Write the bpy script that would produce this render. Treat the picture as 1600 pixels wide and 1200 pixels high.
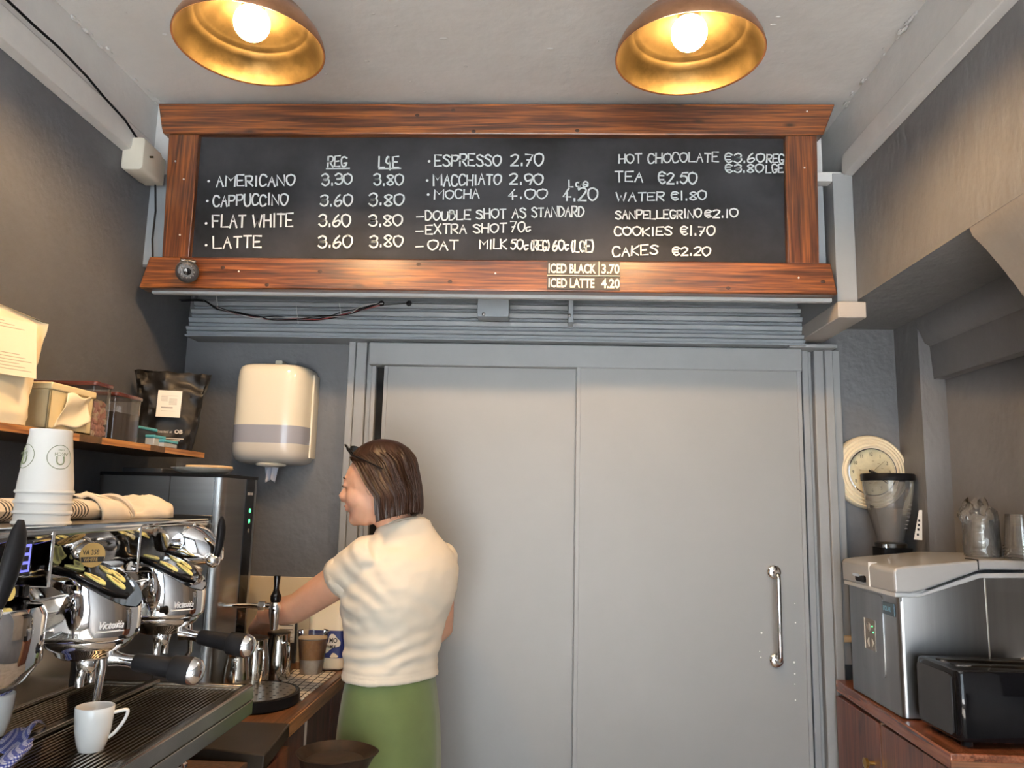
import bpy, bmesh, math, random
from math import sin, cos, pi, radians, sqrt
from mathutils import Vector, Matrix, noise

for _o in list(bpy.data.objects):
    bpy.data.objects.remove(_o)
SC = bpy.context.scene
COL = SC.collection

# ------------------------------------------------------------------ camera
F_PX = 1203.0
PITCH, YAW, ROLL = radians(8.76), radians(-2.43), radians(1.39)
CAM = Vector((0, 0, 1.47))
_fw = Vector((sin(YAW) * cos(PITCH), cos(YAW) * cos(PITCH), sin(PITCH)))
_rt0 = Vector((cos(YAW), -sin(YAW), 0))
_up0 = _rt0.cross(_fw)
_rt = _rt0 * cos(ROLL) + _up0 * sin(ROLL)
_up = -_rt0 * sin(ROLL) + _up0 * cos(ROLL)
cam_data = bpy.data.cameras.new('camera')
cam_data.sensor_width = 36
cam_data.lens = F_PX / 1600 * 36
cam_data.clip_start = 0.02
cam = bpy.data.objects.new('camera', cam_data)
COL.objects.link(cam)
cam.matrix_world = Matrix(((_rt.x, _up.x, -_fw.x, CAM.x), (_rt.y, _up.y, -_fw.y, CAM.y),
                           (_rt.z, _up.z, -_fw.z, CAM.z), (0, 0, 0, 1)))
SC.camera = cam

def ray(px, py):
    return _rt * ((px - 800) / F_PX) + _up * ((600 - py) / F_PX) + _fw
def at_y(px, py, y):          # the point of a pixel's ray on an upright plane facing the room
    d = ray(px, py); return CAM + d * (y / d.y)
def at_x(px, py, x):
    d = ray(px, py); return CAM + d * (x / d.x)
def at_z(px, py, z):
    d = ray(px, py); return CAM + d * ((z - CAM.z) / d.z)

# ------------------------------------------------------------------ world, daylight, exposure
world = bpy.data.worlds.new('overcast_sky'); SC.world = world
world.use_nodes = True
_bg = world.node_tree.nodes['Background']
_bg.inputs['Color'].default_value = (0.76, 0.89, 1.0, 1)
_bg.inputs['Strength'].default_value = 11.0
SC.view_settings.view_transform = 'Standard'
SC.view_settings.look = 'None'
SC.view_settings.gamma = 1.0
SC.view_settings.use_curve_mapping = False
SC.view_settings.exposure = 0.0
BULB_POWER = 44.0
FRONT_Y = -2.6                # shop front behind the photographer
for _x, _w in ((-0.62, 0.98), (0.55, 1.12)):   # daylight enters by the two shop-front openings
    _l = bpy.data.lights.new('daylight_portal', 'AREA'); _l.shape = 'RECTANGLE'
    _l.size = _w; _l.size_y = 2.05; _l.cycles.is_portal = True
    _lo = bpy.data.objects.new('daylight_portal', _l); COL.objects.link(_lo)
    _lo.location = (_x, FRONT_Y - 0.02, 1.28); _lo.rotation_euler = (radians(90), 0, radians(180))

_sl = bpy.data.lights.new('added_bounce_sun', 'SUN'); _sl.energy = 235.0; _sl.angle = radians(.6); _sl.color = (.96, .98, 1)
_so = bpy.data.objects.new('added_bounce_sun', _sl); COL.objects.link(_so)      # added unseen sun, its bounce off the pavement brightens the ceiling
_so.rotation_euler = (radians(38), 0, radians(0)); _so.location = (0, -5, 6)

# ------------------------------------------------------------------ helpers
random.seed(7)
class MB:
    """collects shapes; build() links them as one mesh object"""
    def __init__(s, xf=None):
        s.v = []; s.f = []; s.mi = []; s.xf = xf; s.cur = 0; s.sm = []
    def add(s, vs, fs, smooth=True):
        b = len(s.v)
        for p in vs:
            p = Vector(p); s.v.append(s.xf @ p if s.xf else p)
        for f in fs:
            s.f.append([b + i for i in f]); s.mi.append(s.cur); s.sm.append(smooth)
        return s
    def box(s, x0, x1, y0, y1, z0, z1):
        vs = [(x, y, z) for x in (x0, x1) for y in (y0, y1) for z in (z0, z1)]
        return s.add(vs, [(0, 1, 3, 2), (4, 6, 7, 5), (0, 4, 5, 1), (2, 3, 7, 6), (0, 2, 6, 4), (1, 5, 7, 3)], False)
    def rbox(s, x0, x1, y0, y1, z0, z1, r=.01, n=3, axis='z', r2=0.0):
        """box with its edges along one axis rounded; r2 rounds the end edges a little"""
        ax = 'xyz'.index(axis); o = [i for i in range(3) if i != ax]
        lo = (x0, y0, z0); hi = (x1, y1, z1)
        a0, a1, b0, b1, c0, c1 = lo[o[0]], hi[o[0]], lo[o[1]], hi[o[1]], lo[ax], hi[ax]
        def ring(c, ins):
            pts = []; rr = max(r - ins, 1e-4)
            A0, A1, B0, B1 = a0 + ins, a1 - ins, b0 + ins, b1 - ins
            for cx, cy, st in ((A1 - rr, B1 - rr, 0), (A0 + rr, B1 - rr, 1), (A0 + rr, B0 + rr, 2), (A1 - rr, B0 + rr, 3)):
                for k in range(n + 1):
                    t = (st + k / n) * pi / 2
                    q = [0, 0, 0]; q[o[0]] = cx + rr * cos(t); q[o[1]] = cy + rr * sin(t); q[ax] = c
                    pts.append(tuple(q))
            return pts
        if r2 > 0:
            rings = [ring(c0, r2), ring(c0 + r2 * .3, r2 * .3), ring(c0 + r2, 0), ring(c1 - r2, 0), ring(c1 - r2 * .3, r2 * .3), ring(c1, r2)]
        else:
            rings = [ring(c0, 0), ring(c1, 0)]
        return s.loft(rings, True, True, True)
    def loft(s, rings, closed=True, cap0=False, cap1=False, smooth=True):
        n = len(rings[0]); vs = [p for r in rings for p in r]; fs = []
        m = n if closed else n - 1
        for i in range(len(rings) - 1):
            for j in range(m):
                k = (j + 1) % n
                fs.append((i * n + j, i * n + k, (i + 1) * n + k, (i + 1) * n + j))
        if cap0: fs.append(tuple(range(n - 1, -1, -1)))
        if cap1: fs.append(tuple((len(rings) - 1) * n + j for j in range(n)))
        return s.add(vs, fs, smooth)
    def lathe(s, prof, c=(0, 0, 0), n=32, axis='z', cap0=False, cap1=False, sx=1, sy=1):
        rings = []
        for r, h in prof:
            ring = []
            for j in range(n):
                t = 2 * pi * j / n; a, b = r * cos(t) * sx, r * sin(t) * sy
                p = (a, b, h) if axis == 'z' else ((h, a, b) if axis == 'x' else (a, h, b))
                ring.append((p[0] + c[0], p[1] + c[1], p[2] + c[2]))
            rings.append(ring)
        return s.loft(rings, True, cap0, cap1)
    def tube(s, pts, r, n=8, caps=True, flat=1.0):
        pts = [Vector(p) for p in pts]; rs = r if isinstance(r, (list, tuple)) else [r] * len(pts)
        rings = []; up = None
        for i, p in enumerate(pts):
            t = (pts[min(i + 1, len(pts) - 1)] - pts[max(i - 1, 0)]).normalized()
            if up is None:
                up = Vector((0, 0, 1)) if abs(t.z) < .9 else Vector((1, 0, 0))
            a = t.cross(up)
            if a.length < 1e-6: a = t.cross(Vector((0, 1, 0)))
            a.normalize(); b = a.cross(t).normalized(); up = b
            rings.append([p + (a * cos(2 * pi * k / n) + b * sin(2 * pi * k / n) * flat) * rs[i] for k in range(n)])
        return s.loft(rings, True, caps, caps)
    def prism(s, poly, lo, hi, axis='z'):
        """polygon (list of 2-D points) extruded along an axis"""
        def P(a, b, h):
            return (a, b, h) if axis == 'z' else ((h, a, b) if axis == 'x' else (a, h, b))
        n = len(poly); vs = [P(a, b, lo) for a, b in poly] + [P(a, b, hi) for a, b in poly]
        fs = [(j, (j + 1) % n, n + (j + 1) % n, n + j) for j in range(n)] + [tuple(range(n - 1, -1, -1)), tuple(range(n, 2 * n))]
        return s.add(vs, fs, False)
    def sphere(s, c, r, n=16, m=10, sx=1, sy=1, sz=1):
        prof = [(max(r * sin(pi * i / m), 1e-5), -r * cos(pi * i / m) * sz) for i in range(m + 1)]
        return s.lathe(prof, c, n, sx=sx, sy=sy)
    def grid(s, fn, nu, nv, smooth=True):
        vs = [fn(i / nu, j / nv) for i in range(nu + 1) for j in range(nv + 1)]
        fs = [(i * (nv + 1) + j, (i + 1) * (nv + 1) + j, (i + 1) * (nv + 1) + j + 1, i * (nv + 1) + j + 1) for i in range(nu) for j in range(nv)]
        return s.add(vs, fs, smooth)
    def mesh(s, name):
        me = bpy.data.meshes.new(name)
        me.from_pydata([tuple(p) for p in s.v], [], s.f)
        me.polygons.foreach_set('material_index', s.mi)
        me.polygons.foreach_set('use_smooth', s.sm)
        bm = bmesh.new(); bm.from_mesh(me); bmesh.ops.recalc_face_normals(bm, faces=bm.faces); bm.to_mesh(me); bm.free()
        return me
    def build(s, name, mat, parent=None, bevel=0, seg=2, subd=0, solid=0, auto=True):
        me = s.mesh(name)
        for m in (mat if isinstance(mat, (list, tuple)) else [mat]): me.materials.append(m)
        o = bpy.data.objects.new(name, me); COL.objects.link(o)
        if parent is not None: adopt(o, parent)
        if solid:
            m = o.modifiers.new('thickness', 'SOLIDIFY'); m.thickness = solid; m.offset = 0
        if bevel:
            m = o.modifiers.new('bevel', 'BEVEL'); m.width = bevel; m.segments = seg; m.limit_method = 'ANGLE'; m.angle_limit = radians(40)
            m.harden_normals = False
        if subd:
            m = o.modifiers.new('subdivision', 'SUBSURF'); m.levels = subd; m.render_levels = subd
        if auto and not subd:
            for e in me.edges: pass
            me.set_sharp_from_angle(angle=radians(42))
        return o

def base_matrix(o):
    m = Matrix.LocRotScale(o.location, o.rotation_euler, o.scale)
    if o.parent is not None:
        return base_matrix(o.parent) @ o.matrix_parent_inverse @ m
    return m
def adopt(o, parent):          # parent without moving the child
    o.parent = parent
    o.matrix_parent_inverse = base_matrix(parent).inverted()

def tag(o, label, cat, group=None):
    o['label'] = label; o['category'] = cat
    if group: o['group'] = group
    return o
def thing(name, loc, label, cat, group=None):
    o = bpy.data.objects.new(name, None); COL.objects.link(o)
    o.location = loc; o.empty_display_size = .05
    return tag(o, label, cat, group)
def structure(o, label=None):
    o['kind'] = 'structure'
    if label: o['label'] = label
    return o

def text_mesh(body, size, mat, name, parent, mw, sx=1.0, bold=0.0, depth=0.0004, align='LEFT', spacing=1.0, fit=None):
    cu = bpy.data.curves.new(name, 'FONT'); cu.body = body; cu.size = size; cu.extrude = depth
    cu.offset = bold; cu.align_x = align; cu.space_character = spacing; cu.resolution_u = 3
    t = bpy.data.objects.new(name, cu); COL.objects.link(t)
    bpy.context.view_layer.update()
    me = bpy.data.meshes.new_from_object(t.evaluated_get(bpy.context.evaluated_depsgraph_get()))
    bpy.data.objects.remove(t); bpy.data.curves.remove(cu)
    if fit: sx = fit / max(v.co.x for v in me.vertices)
    me.transform(mw @ Matrix.Diagonal((sx, 1, 1, 1)))
    me.materials.clear(); me.materials.append(mat)
    o = bpy.data.objects.new(name, me); COL.objects.link(o)
    if parent is not None: adopt(o, parent)
    return o
def frame_mw(origin, right, up):
    r = Vector(right).normalized(); u = Vector(up).normalized(); n = r.cross(u); o = Vector(origin)
    return Matrix(((r.x, u.x, n.x, o.x), (r.y, u.y, n.y, o.y), (r.z, u.z, n.z, o.z), (0, 0, 0, 1)))

# ------------------------------------------------------------------ materials
MATS = {}
def mat(name, col, rough=.5, metal=0.0, var=0.0, vscale=8.0, bump=0.0, bscale=60.0, bdist=.002, stretch=None, coat=0.0,
        trans=0.0, ior=1.45, alpha=1.0, spec=.5, emit=None, estr=0.0, col2=None, rvar=0.0, sheen=0.0, sss=0.0):
    if name in MATS: return MATS[name]
    m = bpy.data.materials.new(name); m.use_nodes = True; nt = m.node_tree; N = nt.nodes; L = nt.links
    b = N['Principled BSDF']
    b.inputs['Base Color'].default_value = (*col, 1); b.inputs['Roughness'].default_value = rough
    b.inputs['Metallic'].default_value = metal; b.inputs['Coat Weight'].default_value = coat
    b.inputs['Transmission Weight'].default_value = trans; b.inputs['IOR'].default_value = ior
    b.inputs['Alpha'].default_value = alpha; b.inputs['Specular IOR Level'].default_value = spec
    b.inputs['Sheen Weight'].default_value = sheen
    if sss: b.inputs['Subsurface Weight'].default_value = sss; b.inputs['Subsurface Radius'].default_value = (.012, .005, .003)
    if emit: b.inputs['Emission Color'].default_value = (*emit, 1); b.inputs['Emission Strength'].default_value = estr
    if var or bump or rvar:
        tc = N.new('ShaderNodeTexCoord'); mp = N.new('ShaderNodeMapping')
        L.new(tc.outputs['Object'], mp.inputs['Vector'])
        if stretch: mp.inputs['Scale'].default_value = stretch
    if var:
        nz = N.new('ShaderNodeTexNoise'); nz.inputs['Scale'].default_value = vscale; nz.inputs['Detail'].default_value = 6
        nz.inputs['Roughness'].default_value = .65
        L.new(mp.outputs[0], nz.inputs['Vector'])
        rp = N.new('ShaderNodeValToRGB'); c2 = col2 or tuple(min(1, c * (1 + var)) for c in col)
        c1 = col if col2 else tuple(c * (1 - var) for c in col)
        rp.color_ramp.elements[0].position = .32; rp.color_ramp.elements[1].position = .68
        rp.color_ramp.elements[0].color = (*c1, 1); rp.color_ramp.elements[1].color = (*c2, 1)
        L.new(nz.outputs['Fac'], rp.inputs['Fac']); L.new(rp.outputs[0], b.inputs['Base Color'])
        if rvar:
            mr = N.new('ShaderNodeMapRange'); mr.inputs['To Min'].default_value = rough - rvar; mr.inputs['To Max'].default_value = rough + rvar
            L.new(nz.outputs['Fac'], mr.inputs['Value']); L.new(mr.outputs[0], b.inputs['Roughness'])
    if bump:
        n2 = N.new('ShaderNodeTexNoise'); n2.inputs['Scale'].default_value = bscale; n2.inputs['Detail'].default_value = 5
        L.new(mp.outputs[0], n2.inputs['Vector'])
        bp = N.new('ShaderNodeBump'); bp.inputs['Strength'].default_value = bump; bp.inputs['Distance'].default_value = bdist
        L.new(n2.outputs['Fac'], bp.inputs['Height']); L.new(bp.outputs[0], b.inputs['Normal'])
    MATS[name] = m
    return m

def wood(name, dark, mid, light, axis='x', rough=.4, scale=1.0, coat=.3):
    """long-grained board: noise stretched along the grain, with rings and a few knots"""
    if name in MATS: return MATS[name]
    m = bpy.data.materials.new(name); m.use_nodes = True; nt = m.node_tree; N = nt.nodes; L = nt.links
    b = N['Principled BSDF']; b.inputs['Roughness'].default_value = rough; b.inputs['Coat Weight'].default_value = coat
    b.inputs['Coat Roughness'].default_value = .25
    tc = N.new('ShaderNodeTexCoord'); mp = N.new('ShaderNodeMapping'); L.new(tc.outputs['Object'], mp.inputs['Vector'])
    st = {'x': (.55, 15, 15), 'y': (15, .55, 15), 'z': (15, 15, .55)}[axis]
    mp.inputs['Scale'].default_value = tuple(k * scale for k in st)
    n1 = N.new('ShaderNodeTexNoise'); n1.inputs['Scale'].default_value = 1.6; n1.inputs['Detail'].default_value = 7
    n1.inputs['Distortion'].default_value = .5; L.new(mp.outputs[0], n1.inputs['Vector'])
    wv = N.new('ShaderNodeMath'); wv.operation = 'MULTIPLY'; wv.inputs[1].default_value = 26.0; L.new(n1.outputs['Fac'], wv.inputs[0])
    sn = N.new('ShaderNodeMath'); sn.operation = 'SINE'; L.new(wv.outputs[0], sn.inputs[0])
    n3 = N.new('ShaderNodeTexNoise'); n3.inputs['Scale'].default_value = 9; n3.inputs['Detail'].default_value = 6; L.new(mp.outputs[0], n3.inputs['Vector'])
    ad = N.new('ShaderNodeMath'); ad.operation = 'MULTIPLY_ADD'; ad.inputs[1].default_value = .13
    L.new(sn.outputs[0], ad.inputs[0]); L.new(n3.outputs['Fac'], ad.inputs[2])
    rp = N.new('ShaderNodeValToRGB'); e = rp.color_ramp.elements
    e[0].position = .22; e[0].color = (*dark, 1); e[1].position = .8; e[1].color = (*light, 1)
    k = e.new(.5); k.color = (*mid, 1)
    L.new(ad.outputs[0], rp.inputs['Fac'])
    # knots
    vo = N.new('ShaderNodeTexVoronoi'); vo.inputs['Scale'].default_value = 1.0
    m2 = N.new('ShaderNodeMapping'); L.new(tc.outputs['Object'], m2.inputs['Vector'])
    ks = {'x': (4.2, 12, 12), 'y': (12, 4.2, 12), 'z': (12, 12, 4.2)}[axis]; m2.inputs['Scale'].default_value = tuple(q * scale for q in ks)
    L.new(m2.outputs[0], vo.inputs['Vector'])
    kr = N.new('ShaderNodeMapRange'); kr.inputs['From Min'].default_value = .04; kr.inputs['From Max'].default_value = .16
    L.new(vo.outputs['Distance'], kr.inputs['Value'])
    mx = N.new('ShaderNodeMix'); mx.data_type = 'RGBA'
    mx.inputs['A'].default_value = (dark[0] * .45, dark[1] * .45, dark[2] * .45, 1)
    L.new(kr.outputs[0], mx.inputs['Factor']); L.new(rp.outputs[0], mx.inputs['B']); L.new(mx.outputs['Result'], b.inputs['Base Color'])
    bp = N.new('ShaderNodeBump'); bp.inputs['Strength'].default_value = .25; bp.inputs['Distance'].default_value = .001
    L.new(ad.outputs[0], bp.inputs['Height']); L.new(bp.outputs[0], b.inputs['Normal'])
    MATS[name] = m
    return m

def checks(name, c_bg, c_a, scale, w=.25, axes=('X', 'Y'), rough=.9, c_ab=None):
    """woven check: stripes across two axes"""
    if name in MATS: return MATS[name]
    m = bpy.data.materials.new(name); m.use_nodes = True; nt = m.node_tree; N = nt.nodes; L = nt.links
    b = N['Principled BSDF']; b.inputs['Roughness'].default_value = rough
    tc = N.new('ShaderNodeTexCoord'); sp = N.new('ShaderNodeSeparateXYZ'); L.new(tc.outputs['UV' if axes[0] == 'U' else 'Object'], sp.inputs[0])
    outs = []
    for i, a in enumerate(axes):
        key = {'U': 'X', 'V': 'Y'}.get(a, a)
        mu = N.new('ShaderNodeMath'); mu.operation = 'MULTIPLY'; mu.inputs[1].default_value = scale if not isinstance(scale, tuple) else scale[i]
        fr = N.new('ShaderNodeMath'); fr.operation = 'FRACT'; lt = N.new('ShaderNodeMath'); lt.operation = 'LESS_THAN'; lt.inputs[1].default_value = w
        L.new(sp.outputs[key], mu.inputs[0]); L.new(mu.outputs[0], fr.inputs[0]); L.new(fr.outputs[0], lt.inputs[0]); outs.append(lt)
    if len(outs) == 2:
        ad = N.new('ShaderNodeMath'); ad.operation = 'ADD'; L.new(outs[0].outputs[0], ad.inputs[0]); L.new(outs[1].outputs[0], ad.inputs[1])
        dv = N.new('ShaderNodeMath'); dv.operation = 'MULTIPLY'; dv.inputs[1].default_value = .5; L.new(ad.outputs[0], dv.inputs[0])
    else:
        dv = outs[0]
    rp = N.new('ShaderNodeValToRGB'); rp.color_ramp.interpolation = 'CONSTANT'
    rp.color_ramp.elements[0].color = (*c_bg, 1); rp.color_ramp.elements[1].position = .3; rp.color_ramp.elements[1].color = (*c_a, 1)
    if c_ab:
        e = rp.color_ramp.elements.new(.8); e.color = (*c_ab, 1)
    L.new(dv.outputs[0], rp.inputs['Fac']); L.new(rp.outputs[0], b.inputs['Base Color'])
    MATS[name] = m
    return m

def glass(name, col=(1, 1, 1), alpha=.18, rough=.05):
    """thin clear plastic: mostly see-through with a sharp gloss"""
    if name in MATS: return MATS[name]
    m = bpy.data.materials.new(name); m.use_nodes = True; nt = m.node_tree; N = nt.nodes; L = nt.links
    N.remove(N['Principled BSDF']); out = N['Material Output']
    tr = N.new('ShaderNodeBsdfTransparent'); tr.inputs[0].default_value = (*col, 1)
    gl = N.new('ShaderNodeBsdfGlossy'); gl.inputs['Roughness'].default_value = rough
    df = N.new('ShaderNodeBsdfDiffuse'); df.inputs[0].default_value = (.75, .75, .75, 1)
    fr = N.new('ShaderNodeFresnel'); fr.inputs[0].default_value = 1.5
    a = N.new('ShaderNodeMixShader'); a.inputs[0].default_value = alpha; L.new(tr.outputs[0], a.inputs[1]); L.new(df.outputs[0], a.inputs[2])
    c = N.new('ShaderNodeMixShader'); L.new(fr.outputs[0], c.inputs[0]); L.new(a.outputs[0], c.inputs[1]); L.new(gl.outputs[0], c.inputs[2])
    L.new(c.outputs[0], out.inputs['Surface'])
    MATS[name] = m
    return m

WALL = mat('grey_wall_paint', (.095, .099, .108), .55, var=.10, vscale=5, bump=.6, bscale=34, bdist=.005)
WALLR = mat('grey_wall_paint_rough', (.13, .13, .135), .5, var=.12, vscale=4, bump=.7, bscale=20, bdist=.007, stretch=(1, 1, .45))
WHITE = mat('white_ceiling_paint', (.80, .80, .79), .6, var=.05, vscale=3, bump=.55, bscale=14, bdist=.008)
TRIMW = mat('white_gloss_trim', (.76, .76, .75), .4, var=.06, vscale=7, bump=.12, bscale=30)
DOORG = mat('pale_grey_door_paint', (.225, .23, .238), .42, var=.03, vscale=3, bump=.06, bscale=90)
FRAMEG = mat('pale_grey_frame_paint', (.24, .25, .262), .42, var=.05, vscale=6, bump=.15, bscale=40)
MOULDG = mat('grey_moulding_paint', (.235, .26, .285), .42, var=.06, vscale=6, bump=.15, bscale=40)
BOARDW = wood('stained_pine_x', (.026, .007, .0025), (.098, .028, .008), (.25, .083, .019), 'x', .3, 1.5)
BOARDWZ = wood('stained_pine_z', (.026, .007, .0025), (.092, .026, .0075), (.21, .068, .016), 'z', .3, 1.5)
CHROME = mat('polished_chrome', (.86, .86, .87), .045, 1.0)
STEEL = mat('brushed_steel', (.36, .36, .36), .30, 1.0, var=.12, vscale=14, stretch=(1, 1, .05), rvar=.06)
STEELH = mat('brushed_steel_level', (.30, .295, .29), .30, 1.0, var=.12, vscale=14, stretch=(.05, .05, 3), rvar=.06)
DARKSTEEL = mat('dark_steel', (.13, .12, .11), .32, 1.0)
BLACKP = mat('black_plastic', (.007, .007, .008), .40, spec=.10)
BLACKG = mat('black_gloss', (.004, .004, .005), .08, spec=.32)
RUBBER = mat('black_rubber', (.009, .009, .010), .55, spec=.10)
CREAM = mat('cream_plastic', (.72, .68, .58), .35)
WHITEC = mat('white_ceramic', (.80, .79, .76), .12)
PAPERW = mat('white_paper', (.78, .75, .70), .8, bump=.1, bscale=30)
CHALK = mat('chalk_pen_white', (.78, .83, .84), .9)
INK = mat('black_ink', (.02, .02, .02), .8)
GREYINK = mat('grey_print', (.30, .29, .28), .9)
BRASS = mat('aged_brass', (.045, .032, .014), .42, 1.0, var=.35, vscale=16, bump=.15, bscale=90, bdist=.001, rvar=.08)
COPPER = mat('aged_copper_outside', (.30, .16, .09), .38, 1.0, var=.25, vscale=12)
# ================================================================== the room
XL, XR, YB, ZC = -1.254, 0.911, 2.60, 2.70     # left wall, right upper wall, back wall, ceiling
XN, XP, ZS = 1.26, 1.18, 2.08                  # niche wall, niche pier, niche soffit
Z_W = 2.47                                     # walls are white above this line
HB_Y, HB_Z, HB_X = 2.262, 2.175, .838           # boxed header that carries the menu board

floor = structure(MB().box(XL - .2, 1.6, FRONT_Y, YB + .1, -.06, 0).build('floor', mat('brown_floor_tiles', (.34, .29, .24), .35, var=.2, vscale=3)))
ceiling = structure(MB().box(XL - .2, 1.6, FRONT_Y, YB + .1, ZC, ZC + .1).build('ceiling', WHITE), 'uneven white painted plaster ceiling')

m = MB(); m.box(XL - .12, XL, FRONT_Y, YB + .1, 0, Z_W); m.cur = 1; m.box(XL - .12, XL, FRONT_Y, YB + .1, Z_W, ZC)
wall_left = structure(m.build('wall_left', [WALL, WHITE]), 'dark grey painted wall with white upper band')
m = MB(); m.box(XL - .12, 1.6, YB, YB + .1, 0, ZC)
wall_back = structure(m.build('wall_back', WALL), 'dark blue-grey wall behind the counter')
# boxed header across the back, grey below, white above
m = MB(); m.box(XL, HB_X, HB_Y, YB, HB_Z, Z_W); m.cur = 1; m.box(XL, HB_X, HB_Y, YB, Z_W, ZC)
structure(m.build('trim_1', [MOULDG, TRIMW]), 'boxed header above the sliding doors')
structure(MB().box(XL, HB_X, HB_Y + .002, 2.50, HB_Z - .008, HB_Z).build('trim_15', WALL), 'underside of the boxed header with its shade painted in dark')  # thin board in darker paint, stands in for the shade under the header
# right wall above the niche
m = MB(); m.box(XR, 1.6, 1.0, YB, ZS, Z_W); m.cur = 1; m.box(XR, 1.6, 1.0, YB, Z_W, ZC)
wall_right = structure(m.build('wall_right', [WALLR, WHITE]), 'dark grey wall above the niche with white upper band')
m = MB(); m.prism([(1.6, 1.0), (1.32, 1.0), (1.315, 2.20), (1.258, 2.437), (1.6, 2.437)], 0, ZS); structure(m.build('wall_right_niche', WALLR))
m = MB(); m.box(XP, 1.6, 2.437, YB, 0, ZS); structure(m.build('wall_right_pier', WALLR))
# beam and cove along the top of the niche
m = MB(); m.prism([(XN, 1.885), (1.222, 1.885), (1.215, 1.99), (1.20, 2.0), (XP, 2.05), (XP, ZS), (XN, ZS)], 1.0, 2.437, 'y')
structure(m.build('trim_2', WALLR), 'dark beam along the top of the niche')
# the near haunch of the arch, curving down from the wall edge
prof = [(XR, 2.083), (.917, 2.063), (.943, 2.034), (.972, 1.995), (.998, 1.957), (1.015, 1.928), (1.05, 1.865), (1.085, 1.78), (1.12, 1.66), (1.15, 1.5), (1.17, 1.3), (1.18, 1.05)]
m = MB(); ys = [1.0, 1.15, 1.3, 1.45, 1.60, 1.63]
m.loft([[(x, y, z) for x, z in prof] + [(1.3, y, 1.05), (1.3, y, 2.083)] for y in ys], True, True, True)
structure(m.build('wall_right_arch', mat('arch_plaster', (.17, .155, .14), .5, var=.1, vscale=5, bump=.6, bscale=30, bdist=.005)), 'rough plaster curve of the niche arch')
# right side behind the photographer
structure(MB().box(1.3, 1.6, FRONT_Y, 1.0, 0, ZC).build('wall_right_front', WALLR))
# upright at the right end of the header
m = MB(); m.box(.852, XR, 2.222, YB, ZS - .02, Z_W); structure(m.build('trim_3', FRAMEG, bevel=.002), 'grey upright strip beside the menu board')
# sloping white rails on both side walls (their top edge leans on the wall)
def rail(n, xw, s, y0, y1, z0, z1):
    m = MB(); m.prism([(xw, z0 - .004), (xw + s * .026, z0), (xw + s * .03, z0 + .012), (xw + s * .03, z1 - .01), (xw + s * .02, z1), (xw, z1 + .004)], y0, y1, 'y')
    return structure(m.build('trim_%d' % n, TRIMW, bevel=.002), 'white painted rail along the wall')
rail(4, XL, 1, FRONT_Y, 2.19, Z_W, 2.552)
rail(5, XR, -1, 1.0, 2.222, Z_W - .005, 2.535)
# white patch pieces beside the board top
structure(MB().box(.80, XR - .03, 2.224, 2.262, 2.445, 2.475).build('trim_6', TRIMW, bevel=.002))

# shop front behind the photographer: wall with two tall glazed openings
m = MB(); y0, y1 = FRONT_Y - .12, FRONT_Y
for a, b in ((XL - .12, -1.11), (-.13, -.01), (1.11, 1.6)): m.box(a, b, y0, y1, 0, ZC)
for a, b in ((-1.11, -.13), (-.01, 1.11)):
    m.box(a, b, y0, y1, 0, .25); m.box(a, b, y0, y1, 2.31, ZC)
structure(m.build('wall_front', WALL))
for k, (a, b) in enumerate(((-1.11, -.13), (-.01, 1.11)), 1):
    w = MB()
    for x in (a + .02, (a + b) / 2, b - .02): w.box(x - .02, x + .02, y0 + .03, y0 + .08, .25, 2.31)
    for z in (.27, 1.7, 2.29): w.box(a, b, y0 + .03, y0 + .08, z - .02, z + .02)
    structure(w.build('window_%d' % k, FRAMEG))
# pavement outside
structure(MB().box(-6, 6, FRONT_Y - 6, FRONT_Y - .12, -.16, -.1).build('pavement', mat('pavement_stone', (.5, .48, .45), .8)))

# ------------------------------------------------------------------ door frame and sliding doors
DTOP = 1.92
def strips(name, n, xs, z0, z1, label):
    m = MB()
    for x0, x1, d in xs: m.box(x0, x1, YB - d, YB, z0, z1)
    return structure(m.build('trim_%d' % n, FRAMEG, bevel=.003), label)
strips('l', 7, [(-.668, -.645, .045), (-.645, -.608, .036), (-.608, -.590, .018), (-.590, -.574, .03)], 0, 2.005, 'pale grey left door frame')
strips('r', 8, [(.838, .858, .014), (.858, .880, .034), (.880, .895, .016), (.895, .928, .040), (.928, .955, .050)], 0, 2.005, 'pale grey right door frame')
structure(MB().box(-.595, .850, YB - .062, YB, DTOP, 1.998).build('trim_9', FRAMEG, bevel=.004), 'flat pelmet board over the sliding doors')
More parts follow.
